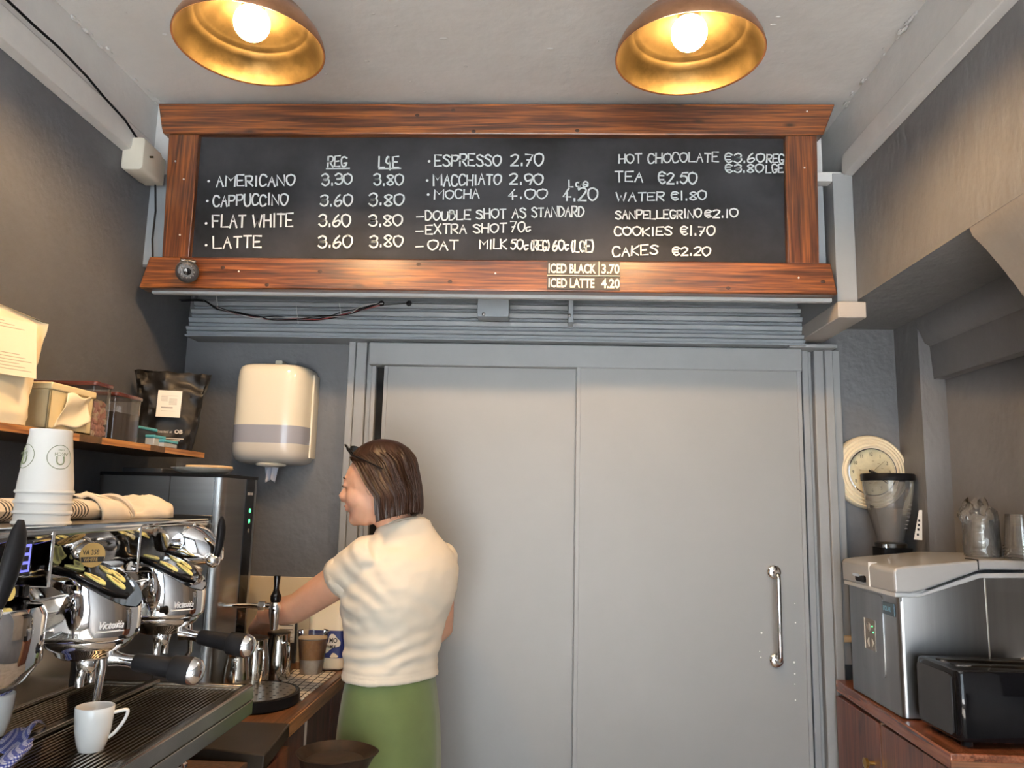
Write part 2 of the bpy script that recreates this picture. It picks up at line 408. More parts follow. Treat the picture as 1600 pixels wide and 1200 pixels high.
# black strip painted as the shade in the gap beside the left leaf
structure(MB().box(-.574, -.545, YB - .004, YB + .002, 0, DTOP).build('wall_back_gap_shade', mat('gap_shade_black', (.003, .003, .003), .9)))
def leaf(n, x0, x1, yf, label):
    o = structure(MB().box(x0, x1, yf, yf + .028, 0.01, DTOP + .03).build('door_%d' % n, DOORG, bevel=.002), label)
    m = MB()
    for a, b in ((x0, x0 + .013), (x1 - .013, x1)): m.box(a, b, yf - .003, yf + .002, 0.01, DTOP + .028)
    m.build('edge_strip', FRAMEG, o, bevel=.001)
    return o
door_1 = leaf(1, -.545, .118, YB - .034, 'pale grey left sliding door leaf behind the woman')
door_2 = leaf(2, .108, .845, YB - .058, 'pale grey right sliding door leaf with a chrome pull handle')
def pull(parent):
    xh, yh = .740, YB - .058
    m = MB()
    for z in (1.272, 1.003):
        m.lathe([(.0005, -.012), (.014, -.0115), (.021, -.008), (.0235, -.003), (.024, 0)], (xh, yh, z), 28, 'y')
    pts = [(xh, yh - .005, 1.272), (xh, yh - .026, 1.272)]
    for k in range(1, 6):
        t = k / 5 * pi / 2; pts.append((xh, yh - .026 - .018 * sin(t), 1.272 - .018 * (1 - cos(t))))
    q = [(x, y, 1.003 + (1.272 - z)) for x, y, z in reversed(pts)]
    m.tube(pts + q, .0085, 12)
    o = m.build('handle', CHROME, parent); o['label'] = 'chrome bar pull handle'
pull(door_2)
# small chips of bare paint on the right leaf
m = MB()
for px, py, r in ((1190, 989, 2), (1187, 1018, 1), (1189, 1027, 1.2), (1241, 1035, 2.2), (1242, 1053, 1.5), (1243, 973, 1.5), (1242, 943, 1), (1243, 1094, 1.4), (1242, 1069, 1)):
    p = at_y(px, py, YB - .0615); m.lathe([(.0001, 0), (r * .0016, .0004)], p, 7, 'y')
m.build('paint_chip', TRIMW, door_2)

# ribbed moulding above the doors
m = MB(); yf = 2.50
zz = [2.195, 2.150, 2.135, 2.118, 2.103, 2.085, 2.070, 2.052, 2.036, 2.022, 2.006]
dd = [.030, .030, .055, .048, .070, .062, .082, .076, .096, .088, .104]
mp = [(YB, 2.195)]
for i in range(len(zz) - 1):
    mp += [(YB - dd[i], zz[i]), (YB - dd[i] - .006, zz[i] - .003), (YB - dd[i], zz[i + 1] + .001)]
mp += [(YB - .104, 2.006), (YB - .104, 2.0), (YB, 2.0)]
m.prism([(a, b) for a, b in mp], -1.215, .853, 'x')
structure(m.build('trim_10', MOULDG, bevel=.001), 'grey ribbed moulding above the sliding doors')
structure(MB().box(.80, .957, 2.51, YB, 1.995, 2.008).build('trim_11', FRAMEG, bevel=.003))
# boxed-in rail that runs back along the right end of the header
m = MB(); m.box(.846, .927, 2.205, 2.56, 2.022, 2.070)
structure(m.build('trim_12', mat('taupe_paint', (.36, .33, .30), .45, bump=.1), bevel=.003), 'taupe boxed rail end below the menu board')
# strip of wood beside the right frame
structure(MB().box(.956, .985, YB - .03, YB, .99, 2.0).build('trim_13', FRAMEG, bevel=.003))
structure(MB().box(.956, 1.02, YB - .04, YB, 1.06, 1.08).build('trim_14', mat('bare_wood', (.45, .33, .2), .6), bevel=.002))
# cream splashback behind the left worktop
structure(MB().box(XL, -.66, YB - .008, YB, .93, 1.209).build('wall_back_splash', mat('cream_splashback', (.62, .52, .36), .35, var=.05, vscale=4), bevel=.002), 'cream splashback panel')

# loose ridges and flakes of old paint where ceiling and walls meet
rng = random.Random(3)
m = MB()
for k in range(70):
    y = rng.uniform(1.2, 2.25); s = rng.choice((0, 1))
    x = XL + rng.uniform(.0, .02) if s == 0 else XR - rng.uniform(.0, .02)
    m.sphere((x, y, ZC - rng.uniform(0, .012)), rng.uniform(.003, .008), 6, 4, sx=.8, sy=rng.uniform(1, 3), sz=.6)
for k in range(60):
    x = rng.uniform(XL + .05, XR - .05); y = rng.uniform(1.5, 2.2)
    m.sphere((x, y, ZC), rng.uniform(.002, .005), 6, 4, sx=rng.uniform(.8, 3), sy=rng.uniform(.8, 1.5), sz=.5)
o = m.build('paint_flakes', WHITE, ceiling); o['kind'] = 'stuff'
# ================================================================== menu board
BY = 2.20                                   # front of the timber frame
mb = thing('menu_board', (-.19, BY, 2.08), 'long black menu board in a stained pine frame above the doors', 'menu board')
m = MB(); m.prism([(-1.222, 2.678), (.861, 2.681), (.823, 2.583), (.74, 2.58), (-1.06, 2.577), (-1.198, 2.578), (-1.205, 2.60)], BY, BY + .05, 'y')
m.build('top_rail', BOARDW, mb, bevel=.004)
m = MB(); m.prism([(-1.198, 2.178), (.827, 2.182), (.843, 2.087), (-1.222, 2.081)], BY - .006, BY + .05, 'y')
m.build('bottom_rail', BOARDW, mb, bevel=.004)
m = MB(); m.prism([(-1.182, 2.578), (-1.086, 2.578), (-1.082, 2.182), (-1.166, 2.180)], BY + .006, BY + .05, 'y'); m.build('stile', BOARDWZ, mb, bevel=.003)
m = MB(); m.prism([(.711, 2.583), (.806, 2.583), (.798, 2.182), (.706, 2.182)], BY + .006, BY + .05, 'y'); m.build('stile', BOARDWZ, mb, bevel=.003)
# wrinkled blackboard foil
def foil(u, v):
    x = -1.10 + u * 1.825; z = 2.17 + v * .415
    n = noise.noise(Vector((x * 2.2, z * 14, 1.7))) * .0018 + max(0, noise.noise(Vector((x * 5 + z * 3, z * 22, 4.2))) - .25) * .004
    return (x, BY + .024 - n * (1 - max(0, .3 - u) * 1.5), z)
BB = mat('blackboard_foil', (.009, .009, .010), .55, var=.8, vscale=3.2, col2=(.034, .035, .040), rvar=.04, spec=.18)
m = MB(); m.grid(foil, 150, 60); m.build('panel', BB, mb)
m = MB(); m.box(-1.20, .84, BY + .03, BY + .05, 2.074, 2.086); m.build('under_strip', mat('pale_strip', (.45, .46, .46), .35), mb, bevel=.002)
for px, py in ((1261, 174), (1257, 262), (1248, 434), (774, 427), (373, 424), (274, 252), (287, 280), (281, 367)):
    p = at_y(px, py, BY - .0065 if py > 400 else BY + (.0055 if 210 < py < 400 else -.0005)); MB().sphere(p, .0028, 8, 5).build('screw_head', mat('screw_white', (.75, .75, .73), .4), mb)
# knots and dents on the rails
for px, py in ((348, 418), (500, 424), (654, 413), (703, 440), (417, 445), (1138, 450), (1286, 440), (652, 180), (708, 172), (902, 204), (740, 205)):
    p = at_y(px, py, BY - .0062 if py > 400 else BY - .0002)
    MB().lathe([(.0001, -.0006), (.004, -.0005), (.0065, .0004)], p, 9, 'y', sx=1.2, sy=.9).build('knot', mat('wood_knot', (.03, .010, .004), .5), mb)

# ---- chalk-pen writing: a stroke alphabet on a 4 x 6 grid, '~' marks a rounded stroke
GL = {
 'A': ('00 26 40', '13 33'), 'B': ('00 06', '~06 26 35 24 04', '~04 34 42 20 00'), 'C': ('~45 36 16 04 02 10 30 41',), 'D': ('00 06', '~06 26 44 42 20 00'),
 'E': ('46 06 00 40', '03 33'), 'F': ('00 06 46', '03 33'), 'G': ('~45 26 05 02 10 30 42', '42 22'), 'H': ('00 06', '40 46', '03 43'), 'I': ('20 26',),
 'K': ('00 06', '46 03 40'), 'L': ('06 00 40',), 'M': ('00 06 23 46 40',), 'N': ('00 06 40 46',), 'O': ('~26 05 02 20 42 45 26',), 'P': ('00 06', '~06 36 45 33 03'),
 'Q': ('~26 05 02 20 42 45 26', '32 50'), 'R': ('00 06', '~06 36 45 33 03', '13 40'), 'S': ('~45 26 05 14 33 41 20 01',), 'T': ('06 46', '20 26'), 'U': ('~06 02 10 30 42 46',),
 'W': ('06 10 24 30 46',), 'X': ('06 40', '00 46'), 'l': ('06 00 30',), 'g': ('~33 14 02 10 31 34', '~34 31 29'), 'e': ('~02 42 34 14 01 20 41',), 'q': ('~35 16 03 22 34 36', '36 3_'),
 '0': ('~26 05 02 20 42 45 26',), '1': ('20 26',), '2': ('~05 26 45 33 00', '00 40'), '3': ('~05 26 45 33 13', '~13 43 41 20 01'), '4': ('36 02 42', '24 20'), '5': ('46 16 04', '~04 34 42 20 01'),
 '6': ('~36 14 01 20 42 33 02',), '7': ('06 46 10', '13 33'), '8': ('~34 45 26 05 14 32 41 20 01 12 34',), '9': ('~43 12 05 26 45 43 30', ),
 '.': ('~20 21',), '*': ('22 23 32',), '-': ('03 33',), '(': ('~36 14 12 30',), ')': ('~16 34 32 10',), 'c': ('~33 13 02 10 31',), 'E2': (), '$': ('~45 26 05 02 20 41', '04 34', '02 32'), 'J': ('46 41',)}
def catmull(p):
    if len(p) < 3: return p
    out = []
    q = [p[0]] + p + [p[-1]]
    if (p[0] - p[-1]).length < 1e-6: q[0] = p[-2]; q[-1] = p[1]
    for i in range(1, len(q) - 2):
        for k in range(4):
            t = k / 4; a, b, c, d = q[i - 1], q[i], q[i + 1], q[i + 2]
            out.append(.5 * ((2 * b) + (c - a) * t + (2 * a - 5 * b + 4 * c - d) * t * t + (3 * b - a - 3 * c + d) * t ** 3))
    return out + [p[-1]]
crng = random.Random(11)
def ribbon(m, pts, w, yv):
    """flat chalk stroke on the upright plane y = yv"""
    n = len(pts); vs = []; fs = []
    for i, p in enumerate(pts):
        t = pts[min(i + 1, n - 1)] - pts[max(i - 1, 0)]
        t = t.normalized() if t.length > 1e-7 else Vector((1, 0))
        q = p.copy()
        if i == 0: q -= t * w * .4
        if i == n - 1: q += t * w * .4
        a = Vector((-t.y, t.x)) * w * .5 * crng.uniform(.85, 1.12)
        vs += [(q.x + a.x, yv, q.y + a.y), (q.x - a.x, yv, q.y - a.y)]
    for i in range(n - 1): fs.append((2 * i, 2 * i + 1, 2 * i + 3, 2 * i + 2))
    m.add(vs, fs, False)
WRITE_Y = BY + .0185
def write(txt, x0, yb0, x1, cap, yb1=None, w=2.9, small=()):
    """one run of handwriting between two pixel columns; baseline and cap height in pixels"""
    m = MB(); yb1 = yb0 if yb1 is None else yb1
    wid = [(.45 if ch in 'I1.*()' else (.5 if ch == ' ' else (1.12 if ch in 'MW' else .92 if ch in 'ON0' else .82))) for ch in txt]
    tot = sum(wid); x = 0
    for ch, cw in zip(txt, wid):
        if ch != ' ':
            s0 = (x + cw * .1) / tot; s1 = (x + cw * .86) / tot
            hh = cap * crng.uniform(.92, 1.08); dy = crng.uniform(-.05, .05) * cap; sh = crng.uniform(-.04, .10)
            for k, st in enumerate(GL[ch]):
                sm = st.startswith('~'); pts = []
                for tok in st.lstrip('~').split():
                    gx = int(tok[0]) / 4; gy = {'_': -2, '9': -1.4}.get(tok[1], None)
                    gy = (int(tok[1]) if gy is None or (tok[1] == '9' and ch != 'g') else gy) / 6
                    if ch in 'I1.*' : gx = gx - .5 + .5
                    fx = s0 + (s1 - s0) * (gx + sh * gy) + crng.uniform(-.02, .02) * (s1 - s0)
                    ppx = x0 + (x1 - x0) * fx; ppy = yb0 + (yb1 - yb0) * fx + dy - (gy + crng.uniform(-.025, .025)) * hh
                    q = at_y(ppx, ppy, WRITE_Y); pts.append(Vector((q.x, q.z)))
                if sm: pts = catmull(pts)
                elif len(pts) == 2: pts = [pts[0], (pts[0] + pts[1]) / 2, pts[1]]
                ribbon(m, pts, w * .00176 * (1.05 if cap > 15 else .92), WRITE_Y)
        x += cw
    return m.build('chalk_writing', CHALK, mb)
def dash(x0, x1, y, w=2.4):
    m = MB(); a = at_y(x0, y, WRITE_Y); b = at_y(x1, y - .5, WRITE_Y); pa, pb = Vector((a.x, a.z)), Vector((b.x, b.z))
    ribbon(m, [pa, (pa + pb) / 2, pb], w * .00176, WRITE_Y); m.build('chalk_writing', CHALK, mb)
for a in [('REG', 511, 260.5, 543, 16), ('LqE', 591, 261, 624, 16),
          ('AMERICANO', 337, 291, 462, 16, 290), ('3.30', 502, 289, 551, 17), ('3.80', 583, 289.5, 631, 17),
          ('CAPPUCCINO', 332, 322, 451, 17, 320), ('3.60', 499, 322, 552, 18), ('3.80', 575, 321, 632, 18),
          ('FLAT WHITE', 331, 355, 459, 19, 354), ('3.60', 497, 353.5, 549, 18), ('3.80', 575, 353, 630, 18),
          ('LATTE', 332, 388, 410, 17, 386), ('3.60', 496, 387.5, 551, 18), ('3.80', 576, 386, 631, 17),
          ('ESPRESSO', 678, 259.5, 784, 17), ('2.70', 797, 259, 850, 18), ('MACCHIATO', 676, 290, 784, 16, 288), ('2.90', 795, 287.5, 850, 16),
          ('lge', 888, 292, 920, 11), ('MOCHA', 677, 311, 750, 14, 309), ('4.00', 793, 311, 856, 15), ('4.20', 878, 313, 935, 18),
          ('DOUBLE SHOT AS', 664, 344, 823, 14, 340), ('STANDARD', 830, 339.5, 913, 15, 337.5), ('EXTRA SHOT', 664, 365.5, 793, 14, 363), ('70c', 797, 362, 832, 15),
          ('OAT', 667, 390, 718, 14), ('MILK', 748, 389, 793, 15), ('50c', 797, 390, 828, 15), ('(REG)', 829, 391, 859, 15), ('60c', 863, 391, 891, 16), ('(LQE)', 892, 394, 928, 18),
          ('HOT CHOCOLATE', 966, 254.5, 1124, 14, 253), ('$3.60', 1132, 254, 1196, 14), ('REG', 1197, 254, 1226, 13), ('$3.80', 1133, 269.5, 1194, 12.5), ('LGE', 1196, 269.5, 1225, 12),
          ('TEA', 960, 284, 1006, 15), ('$2.50', 1028, 287, 1090, 17), ('WATER', 961, 313.5, 1039, 13), ('$1.80', 1048, 312.5, 1105, 13),
          ('SANPELLEGRINO', 961, 343, 1097, 13, 340), ('$2.10', 1100, 339.5, 1154, 12), ('COOKIES', 959, 368, 1051, 13), ('$1.70', 1063, 367.5, 1118, 14),
          ('CAKES', 956, 400.5, 1029, 14, 397), ('$2.20', 1050, 399, 1111, 13)]:
    write(*a[:5], *(a[5:6] if len(a) > 5 else ()))
for a in ((510, 546, 263.5), (592, 626, 263.5), (651, 662, 339), (650, 661, 361.5), (650, 661, 385.5)): dash(*a)
for px, py in ((326, 283), (324, 314), (322, 349), (322, 383), (670.5, 252), (667.5, 282), (669, 304)):
    MB().lathe([(.0001, 0), (.0042, 0)], at_y(px, py, WRITE_Y), 9, 'y').build('chalk_writing', CHALK, mb)

# printed price strips stuck to the bottom rail
STRIP = mat('black_print_strip', (.022, .018, .015), .45)
PRINT = mat('print_white', (.80, .76, .66), .7)
for txt, price, y0, y1, lab, divide in (('ICED BLACK', '3.70', 409, 429.5, 'upper black price strip reading iced black on the board frame', True),
                                         ('ICED LATTE', '4.20', 432, 452, 'lower black price strip reading iced latte on the board frame', False)):
    a = at_y(855, y1, BY - .008); b = at_y(969, y0, BY - .008)
    t = thing('price_strip', a, lab, 'sign', 'printed price strips on the board frame')
    MB().box(a.x, b.x, BY - .0085, BY - .006, a.z, b.z).build('backing', STRIP, t)
    h = b.z - a.z
    o = text_mesh(txt, h * .92, PRINT, 'lettering', t, frame_mw((a.x + .002, BY - .0088, a.z + h * .16), (1, 0, 0), (0, 0, 1)), fit=.141 if divide else .136, bold=.0011, depth=.0003)
    o = text_mesh(price, h * .92, PRINT, 'lettering', t, frame_mw((a.x + .158, BY - .0088, a.z + h * .16), (1, 0, 0), (0, 0, 1)), fit=.054, bold=.0011, depth=.0003)
    if divide: MB().box(a.x, b.x, BY - .0085, BY - .006, a.z - .0045, a.z).build('lower_rule', PRINT, t)
    if divide: MB().box(a.x + .1505, a.x + .1525, BY - .0092, BY - .0085, a.z, b.z).build('divider', PRINT, t)

# ================================================================== pendant lamps
def bulb_mat():
    m = mat('warm_bulb', (1, .8, .5), .3, emit=(1, .62, .29), estr=1.0)
    return m
_bm = bulb_mat()
BULB_R = .039
_bm.node_tree.nodes['Principled BSDF'].inputs['Emission Strength'].default_value = BULB_POWER / (4 * pi * BULB_R ** 2 * pi)
def pendant(x, y, z, label):
    t = thing('pendant_lamp', (x, y, z), label, 'lamp', 'brass pendant lamps')
    prof_in = [(.158, 0), (.154, .016), (.146, .032), (.134, .047), (.124, .054), (.1225, .058), (.119, .061), (.112, .066)]
    k = 14
    for i in range(k):
        r = .110 - i * .0052; prof_in.append((r, .068 + .0042 * i + (.0007 if i % 2 else 0)))
    prof_in += [(.036, .130), (.030, .131)]
    prof_out = [(.030, .137), (.044, .135), (.075, .117), (.100, .092), (.121, .072), (.128, .060), (.138, .051), (.150, .036), (.1585, .018), (.1625, 0), (.1615, -.0022), (.158, 0)]
    m = MB(); m.lathe(prof_in, (x, y, z), 64); m.build('shade_inside', BRASS, t)
    m = MB(); m.lathe(prof_out, (x, y, z), 64); m.build('shade', COPPER, t)
    m = MB(); m.lathe([(.024, .085), (.026, .10), (.027, .135), (.020, .155), (.012, .17), (.006, .176)], (x, y, z), 24, cap0=True); m.build('socket', DARKSTEEL, t)
    m = MB(); m.tube([(x, y, z + .17), (x, y, ZC - .02)], .0035, 8); m.build('cord', BLACKP, t)
    m = MB(); m.lathe([(.05, .0), (.05, -.006), (.035, -.022), (.006, -.026)], (x, y, ZC), 28); m.build('ceiling_rose', DARKSTEEL, t)
    m = MB(); m.sphere((x, y, z + .056), BULB_R, 24, 16); m.lathe([(.020, .068), (.0135, .085), (.0130, .098)], (x, y, z), 20)
    m.build('bulb', _bm, t)
pendant(-.663, 1.543, 2.452, 'left brass pendant lamp with a lit round bulb')
pendant(.306, 1.577, 2.449, 'right brass pendant lamp with a lit round bulb')

# ================================================================== small fittings
# bullet camera on the corner of the board
c = at_y(289, 421, BY - .034)
c.y = BY - .02
t = thing('security_camera', c, 'small black round security camera at the lower left board corner', 'camera')
_d = (Vector((.05, 0, 1.3)) - c).normalized(); _r = Vector((0, 0, 1)).cross(-_d).normalized() * -1
AIM = Matrix(((_r.x, -_d.x, 0, c.x), (_r.y, -_d.y, 0, c.y), (_r.z, -_d.z, 1, c.z), (0, 0, 0, 1)))
_u = _r.cross(-_d)
for _k in range(3): AIM[_k][2] = _u[_k]
m = MB(AIM); m.lathe([(.030, .012), (.0325, -.004), (.033, -.030), (.029, -.034)], (0, 0, 0), 28, 'y', cap0=True); m.build('housing', mat('camera_black', (.03, .03, .03), .4), t)
m = MB(AIM); m.lathe([(.0295, -.030), (.026, -.0325), (.012, -.0325), (.0001, -.0325)], (0, 0, 0), 28, 'y'); m.build('face_plate', mat('camera_face', (.025, .025, .028), .4), t)
m = MB(AIM); m.lathe([(.011, -.033), (.010, -.038), (.0001, -.039)], (0, 0, 0), 20, 'y'); m.build('lens', BLACKG, t)
m = MB(AIM)
for k in range(12):
    a = 2 * pi * k / 12; m.sphere((.019 * cos(a), -.0325, .019 * sin(a)), .0024, 6, 4)
m.build('infrared_led', mat('led_grey', (.10, .10, .105), .4), t)
m = MB(AIM); m.box(-.022, .022, -.030, .012, .027, .035); m.build('sun_hood', DARKSTEEL, t, bevel=.003)

MB().tube([c + Vector((0, .004, -.004)), (c.x, BY - .004, c.z)], .014, 14).build('mount', DARKSTEEL, t)
# white junction box on the left rail, with its cable
p = at_x(232, 236, XL + .05)
t = thing('junction_box', (XL + .03, 2.10, 2.40), 'white plastic junction box at the left end of the board', 'junction box')
m = MB(); m.rbox(XL + .002, XL + .068, 2.085, 2.19, 2.408, 2.508, r=.012, n=3, axis='y', r2=.004); m.build('cover', CREAM, t)
m = MB(); m.box(XL + .004, XL + .062, 2.19, 2.225, 2.415, 2.50); m.build('back_box', CREAM, t, bevel=.003)
m = MB(); m.tube([(XL + .068, 2.12, 2.462), (XL + .078, 2.12, 2.462)], .003, 8); m.build('screw', BRASS, t)
m = MB(); pts = [(XL + .034, 1.02, 2.562), (XL + .034, 1.4, 2.558), (XL + .036, 1.62, 2.556), (XL + .034, 1.72, 2.561), (XL + .035, 1.84, 2.553), (XL + .031, 1.93, 2.544), (XL + .033, 2.03, 2.534), (XL + .034, 2.10, 2.512), (XL + .034, 2.11, 2.50)]
m.tube(pts, .0035, 6)
tag(m.build('power_cable', BLACKP), 'thin black cable along the left white rail to the junction box', 'cable')
m = MB(); m.tube([(XL + .045, 2.208, 2.412), (XL + .05, 2.215, 2.33), (XL + .047, 2.218, 2.24), (XL + .052, 2.225, 2.17)], .003, 6)
tag(m.build('power_cable', BLACKP), 'black cable dropping beside the board from the junction box', 'cable')
# loose wires under the board
tw = thing('wire_bundle', (-.95, 2.46, 2.06), 'tangle of thin black and red wires sagging under the board', 'wires')
WIRES = [BLACKP, BLACKP, BLACKP, mat('red_wire', (.22, .03, .03), .5), mat('grey_wire', (.45, .45, .45), .5)]
wr = random.Random(5)
base = [(282, 470), (318, 470), (342, 481), (370, 489), (400, 494), (430, 497), (463, 499), (500, 497), (540, 489), (570, 480), (596, 474)]
for k in range(6):
    pts = [at_y(px + wr.uniform(-3, 3), py + wr.uniform(-3.5, 3.5) * (1 if 1 < i < 9 else .4), 2.478 - .004 * k) for i, (px, py) in enumerate(base[(0 if k < 3 else 2):])]
    pts = [v for v in catmull([Vector(q) for q in pts])]
    MB().tube(pts, .0017, 5).build('wire', WIRES[k % 5], tw)
pts = [at_y(px, py, 2.478) for px, py in ((560, 482), (600, 477), (638, 474))]
MB().tube(pts, .0012, 5).build('wire', BLACKP, tw)
m = MB()
for px, py in ((596, 474), (639, 474)): m.lathe([(.0001, -.006), (.008, -.004), (.010, 0)], at_y(px, py, 2.494), 12, 'y')
m.build('grommet', BLACKP, tw)
for px, y0, y1 in ((338, 462, 484), (463, 478, 506), (530, 474, 492)):
    MB().tube([at_y(px, y0, 2.474), at_y(px + 3, y1, 2.474)], .0012, 4).build('cable_tie', mat('tie_white', (.6, .62, .63), .5), tw)
# metal brackets below the header
for px, w, lab in ((772, .05, 'wide grey bracket under the middle of the board'), (892, .008, 'narrow grey clip under the board beside the price strips')):
    a = at_y(px, 466, 2.40)
    t = thing('bracket', a, lab, 'bracket')
    MB().box(a.x - w, a.x + w, 2.37, 2.43, 2.035 if w < .02 else 2.05, HB_Z).build('plate', MOULDG, t, bevel=.002)
    MB().lathe([(.0001, -.004), (.005, -.003), (.006, 0)], (a.x - w * .6, 2.37, 2.058), 10, 'y').build('bolt', DARKSTEEL, t)

# paper towel dispenser
dx, dz0, dz1 = -.905, 1.585, 1.905
t = thing('towel_dispenser', (dx, YB, 1.585), 'white wall-mounted paper towel dispenser with a translucent grey band', 'dispenser')
DC = mat('dispenser_white', (.74, .70, .58), .18, coat=.4)
def dring(z, k=1.0, d=.155, w=.128):
    pts = []
    for j in range(41):
        a = pi * j / 40; cx, sy_ = cos(a), sin(a)
        e = .42
        x = (abs(cx) ** e) * (1 if cx >= 0 else -1) * w * k; y = (abs(sy_) ** .75) * d * k
        pts.append((dx + x, YB - max(y, 0) + .0, z))
    return pts
def dpart(name, zs, mt, cap=True):
    m = MB(); m.loft([dring(z, k) for z, k in zs], True, True, True); return m.build(name, mt, t)
dpart('cover', [(1.700, 1.0), (1.72, 1.0), (1.80, .99), (1.855, .982), (1.880, .965), (1.895, .93), (1.903, .86), (1.907, .70), (1.908, .4)], DC)
dpart('window_band', [(1.642, 1.002), (1.66, 1.004), (1.700, 1.003)], mat('grey_window', (.30, .31, .36), .15, coat=.4))
dpart('bottom_tray', [(1.577, .66), (1.580, .80), (1.588, .91), (1.603, .975), (1.622, .998), (1.642, 1.0)], mat('dispenser_lower', (.56, .53, .48), .25, coat=.3))
m = MB(); m.lathe([(.045, 1.580), (.05, 1.575), (.046, 1.570), (.02, 1.566)], (dx + .01, YB - .085, 0), 28); m.build('outlet', DC, t)
def towel(u, v):
    w = .022 * (1 - .15 * v); a = (u - .5) * 2
    return (dx + .012 + a * w, YB - .085 + .010 * sin(u * 15 + v * 2) - .004 * v, 1.572 - v * .050 - .006 * sin(u * 9))
m = MB(); m.grid(towel, 16, 8); m.build('paper_end', mat('blue_paper', (.50, .53, .62), .9), t, solid=.001)
m = MB(); m.rbox(dx - .012, dx + .012, YB - .05, YB, 1.905, 1.93, r=.004, axis='y'); m.build('top_catch', DC, t)
m = MB(); m.lathe([(.0001, -.001), (.008, 0), (.010, .0015)], (dx - .035, YB - .153, 1.716), 14, 'y', sx=1.2, sy=.7); m.build('emblem', mat('emblem_grey', (.6, .57, .47), .3), t)
m = MB(); m.rbox(dx + .124, dx + .131, YB - .06, YB, 1.60, 1.88, r=.003, axis='z'); m.build('hinge_edge', DC, t)

# wall clock
cc = Vector((1.074, YB, 1.597))
t = thing('wall_clock', cc, 'round cream ribbed wall clock on the wall beside the door frame', 'clock')
m = MB(); pr = [(.121, 0), (.1205, -.014)]
for r in (.118, .108, .098, .088):
    pr += [(r, -.022 - (.118 - r) * .35), (r - .004, -.0255 - (.118 - r) * .35), (r - .008, -.022 - (.118 - r) * .35)]
pr += [(.0785, -.030)]
m.lathe(pr, cc, 72, 'y'); m.build('case', mat('clock_cream', (.80, .72, .55), .3, coat=.2), t)
m = MB(); m.lathe([(.0785, -.030), (.0775, -.0335), (.074, -.034), (.073, -.024)], cc, 64, 'y'); m.build('bezel', CHROME, t)
m = MB(); m.lathe([(.0735, -.024), (.0001, -.0245)], cc, 64, 'y'); m.build('dial', mat('dial_cream', (.72, .64, .42), .45, var=.18, vscale=12), t)
for h in range(1, 13):
    a = radians(30 * h)
    q = (cc.x + .059 * sin(a), cc.y - .0252, cc.z + .059 * cos(a) - .0052)
    text_mesh(str(h), .0155, INK, 'numeral', t, frame_mw(q, (1, 0, 0), (0, 0, 1)), sx=.8, depth=.0002, align='CENTER')
m = MB()
for k in range(60):
    a = radians(6 * k); r0 = .0695; m.tube([(cc.x + r0 * sin(a), cc.y - .0254, cc.z + r0 * cos(a)), (cc.x + .0715 * sin(a), cc.y - .0254, cc.z + .0715 * cos(a))], .0003, 4)
for k in range(10):
    a = radians(30 * k + 10); m.box(cc.x + .037 * sin(a) - .004, cc.x + .037 * sin(a) + .004, cc.y - .0256, cc.y - .0252, cc.z + .037 * cos(a) - .0008, cc.z + .037 * cos(a) + .0008)
m.build('dial_print', mat('dial_print', (.30, .22, .12), .8), t)
def hand(name, ang, ln, w, tail, y, mt):
    a = radians(ang); d = Vector((sin(a), 0, cos(a))); n = Vector((cos(a), 0, -sin(a))); o0 = Vector((cc.x, y, cc.z)); th = Vector((0, .0006, 0))
    q = [o0 - d * tail - n * w * .5, o0 - d * tail + n * w * .5, o0 + d * ln + n * w * .35, o0 + d * ln - n * w * .35]
    m = MB(); m.add([p + th for p in q] + [p - th for p in q], [(0, 1, 2, 3), (7, 6, 5, 4), (0, 4, 5, 1), (1, 5, 6, 2), (2, 6, 7, 3), (3, 7, 4, 0)], False); m.build(name, mt, t)
hand('hour_hand', 104, .040, .0052, .010, cc.y - .0275, INK); hand('minute_hand', 127, .060, .0036, .012, cc.y - .0285, INK)
hand('second_hand', 49, .055, .0010, .014, cc.y - .0300, mat('second_hand_brown', (.12, .08, .05), .5))
m = MB()
for k in range(5):
    a = 2 * pi * k / 5; m.tube([(cc.x, cc.y - .030, cc.z), (cc.x + .009 * sin(a), cc.y - .030, cc.z + .009 * cos(a))], [.003, .0006], 5)
m.build('hub', INK, t)
m = MB(); m.lathe([(.0745, -.0325), (.04, -.0345), (.0001, -.035)], cc, 40, 'y'); m.build('crystal', glass('clock_glass', (1, 1, 1), .02, .03), t)
# ================================================================== left side: worktop, shelf, machines
CZL = .94
REDWOOD = wood('red_brown_wood', (.030, .010, .006), (.085, .026, .014), (.14, .045, .022), 'z', .35, 1.2)
TOPWOOD = wood('worktop_wood', (.05, .022, .010), (.15, .065, .028), (.24, .11, .05), 'y', .3, 1.2)
EDGEWOOD = wood('edge_wood', (.12, .05, .018), (.26, .125, .045), (.36, .18, .07), 'y', .4, 1.5)
t = thing('base_cabinet', (-.93, 2.23, 0), 'dark red-brown base cabinet under the left worktop behind the woman', 'cabinet')
MB().box(XL + .004, -.635, 1.885, YB - .06, .02, .90).build('body', REDWOOD, t)
for y0, y1 in ((1.88, 2.13), (2.137, 2.38), (2.387, 2.588)):
    MB().box(-.634, -.617, y0, y1, .10, .885).build('door', REDWOOD, t, bevel=.002)
MB().box(-.632, -.612, 2.1305, 2.1365, .10, .885).build('pale_edge', mat('pale_edge', (.55, .42, .30), .5), t)
wt = tag(MB().box(XL, -.598, 1.875, YB - .008, .90, CZL).build('worktop', [TOPWOOD], bevel=.003), 'brown wooden worktop beside the back wall under the steel jugs', 'worktop')
MB().box(-.599, -.594, 1.88, YB - .01, .903, CZL - .004).build('edge_band', EDGEWOOD, wt, bevel=.001)

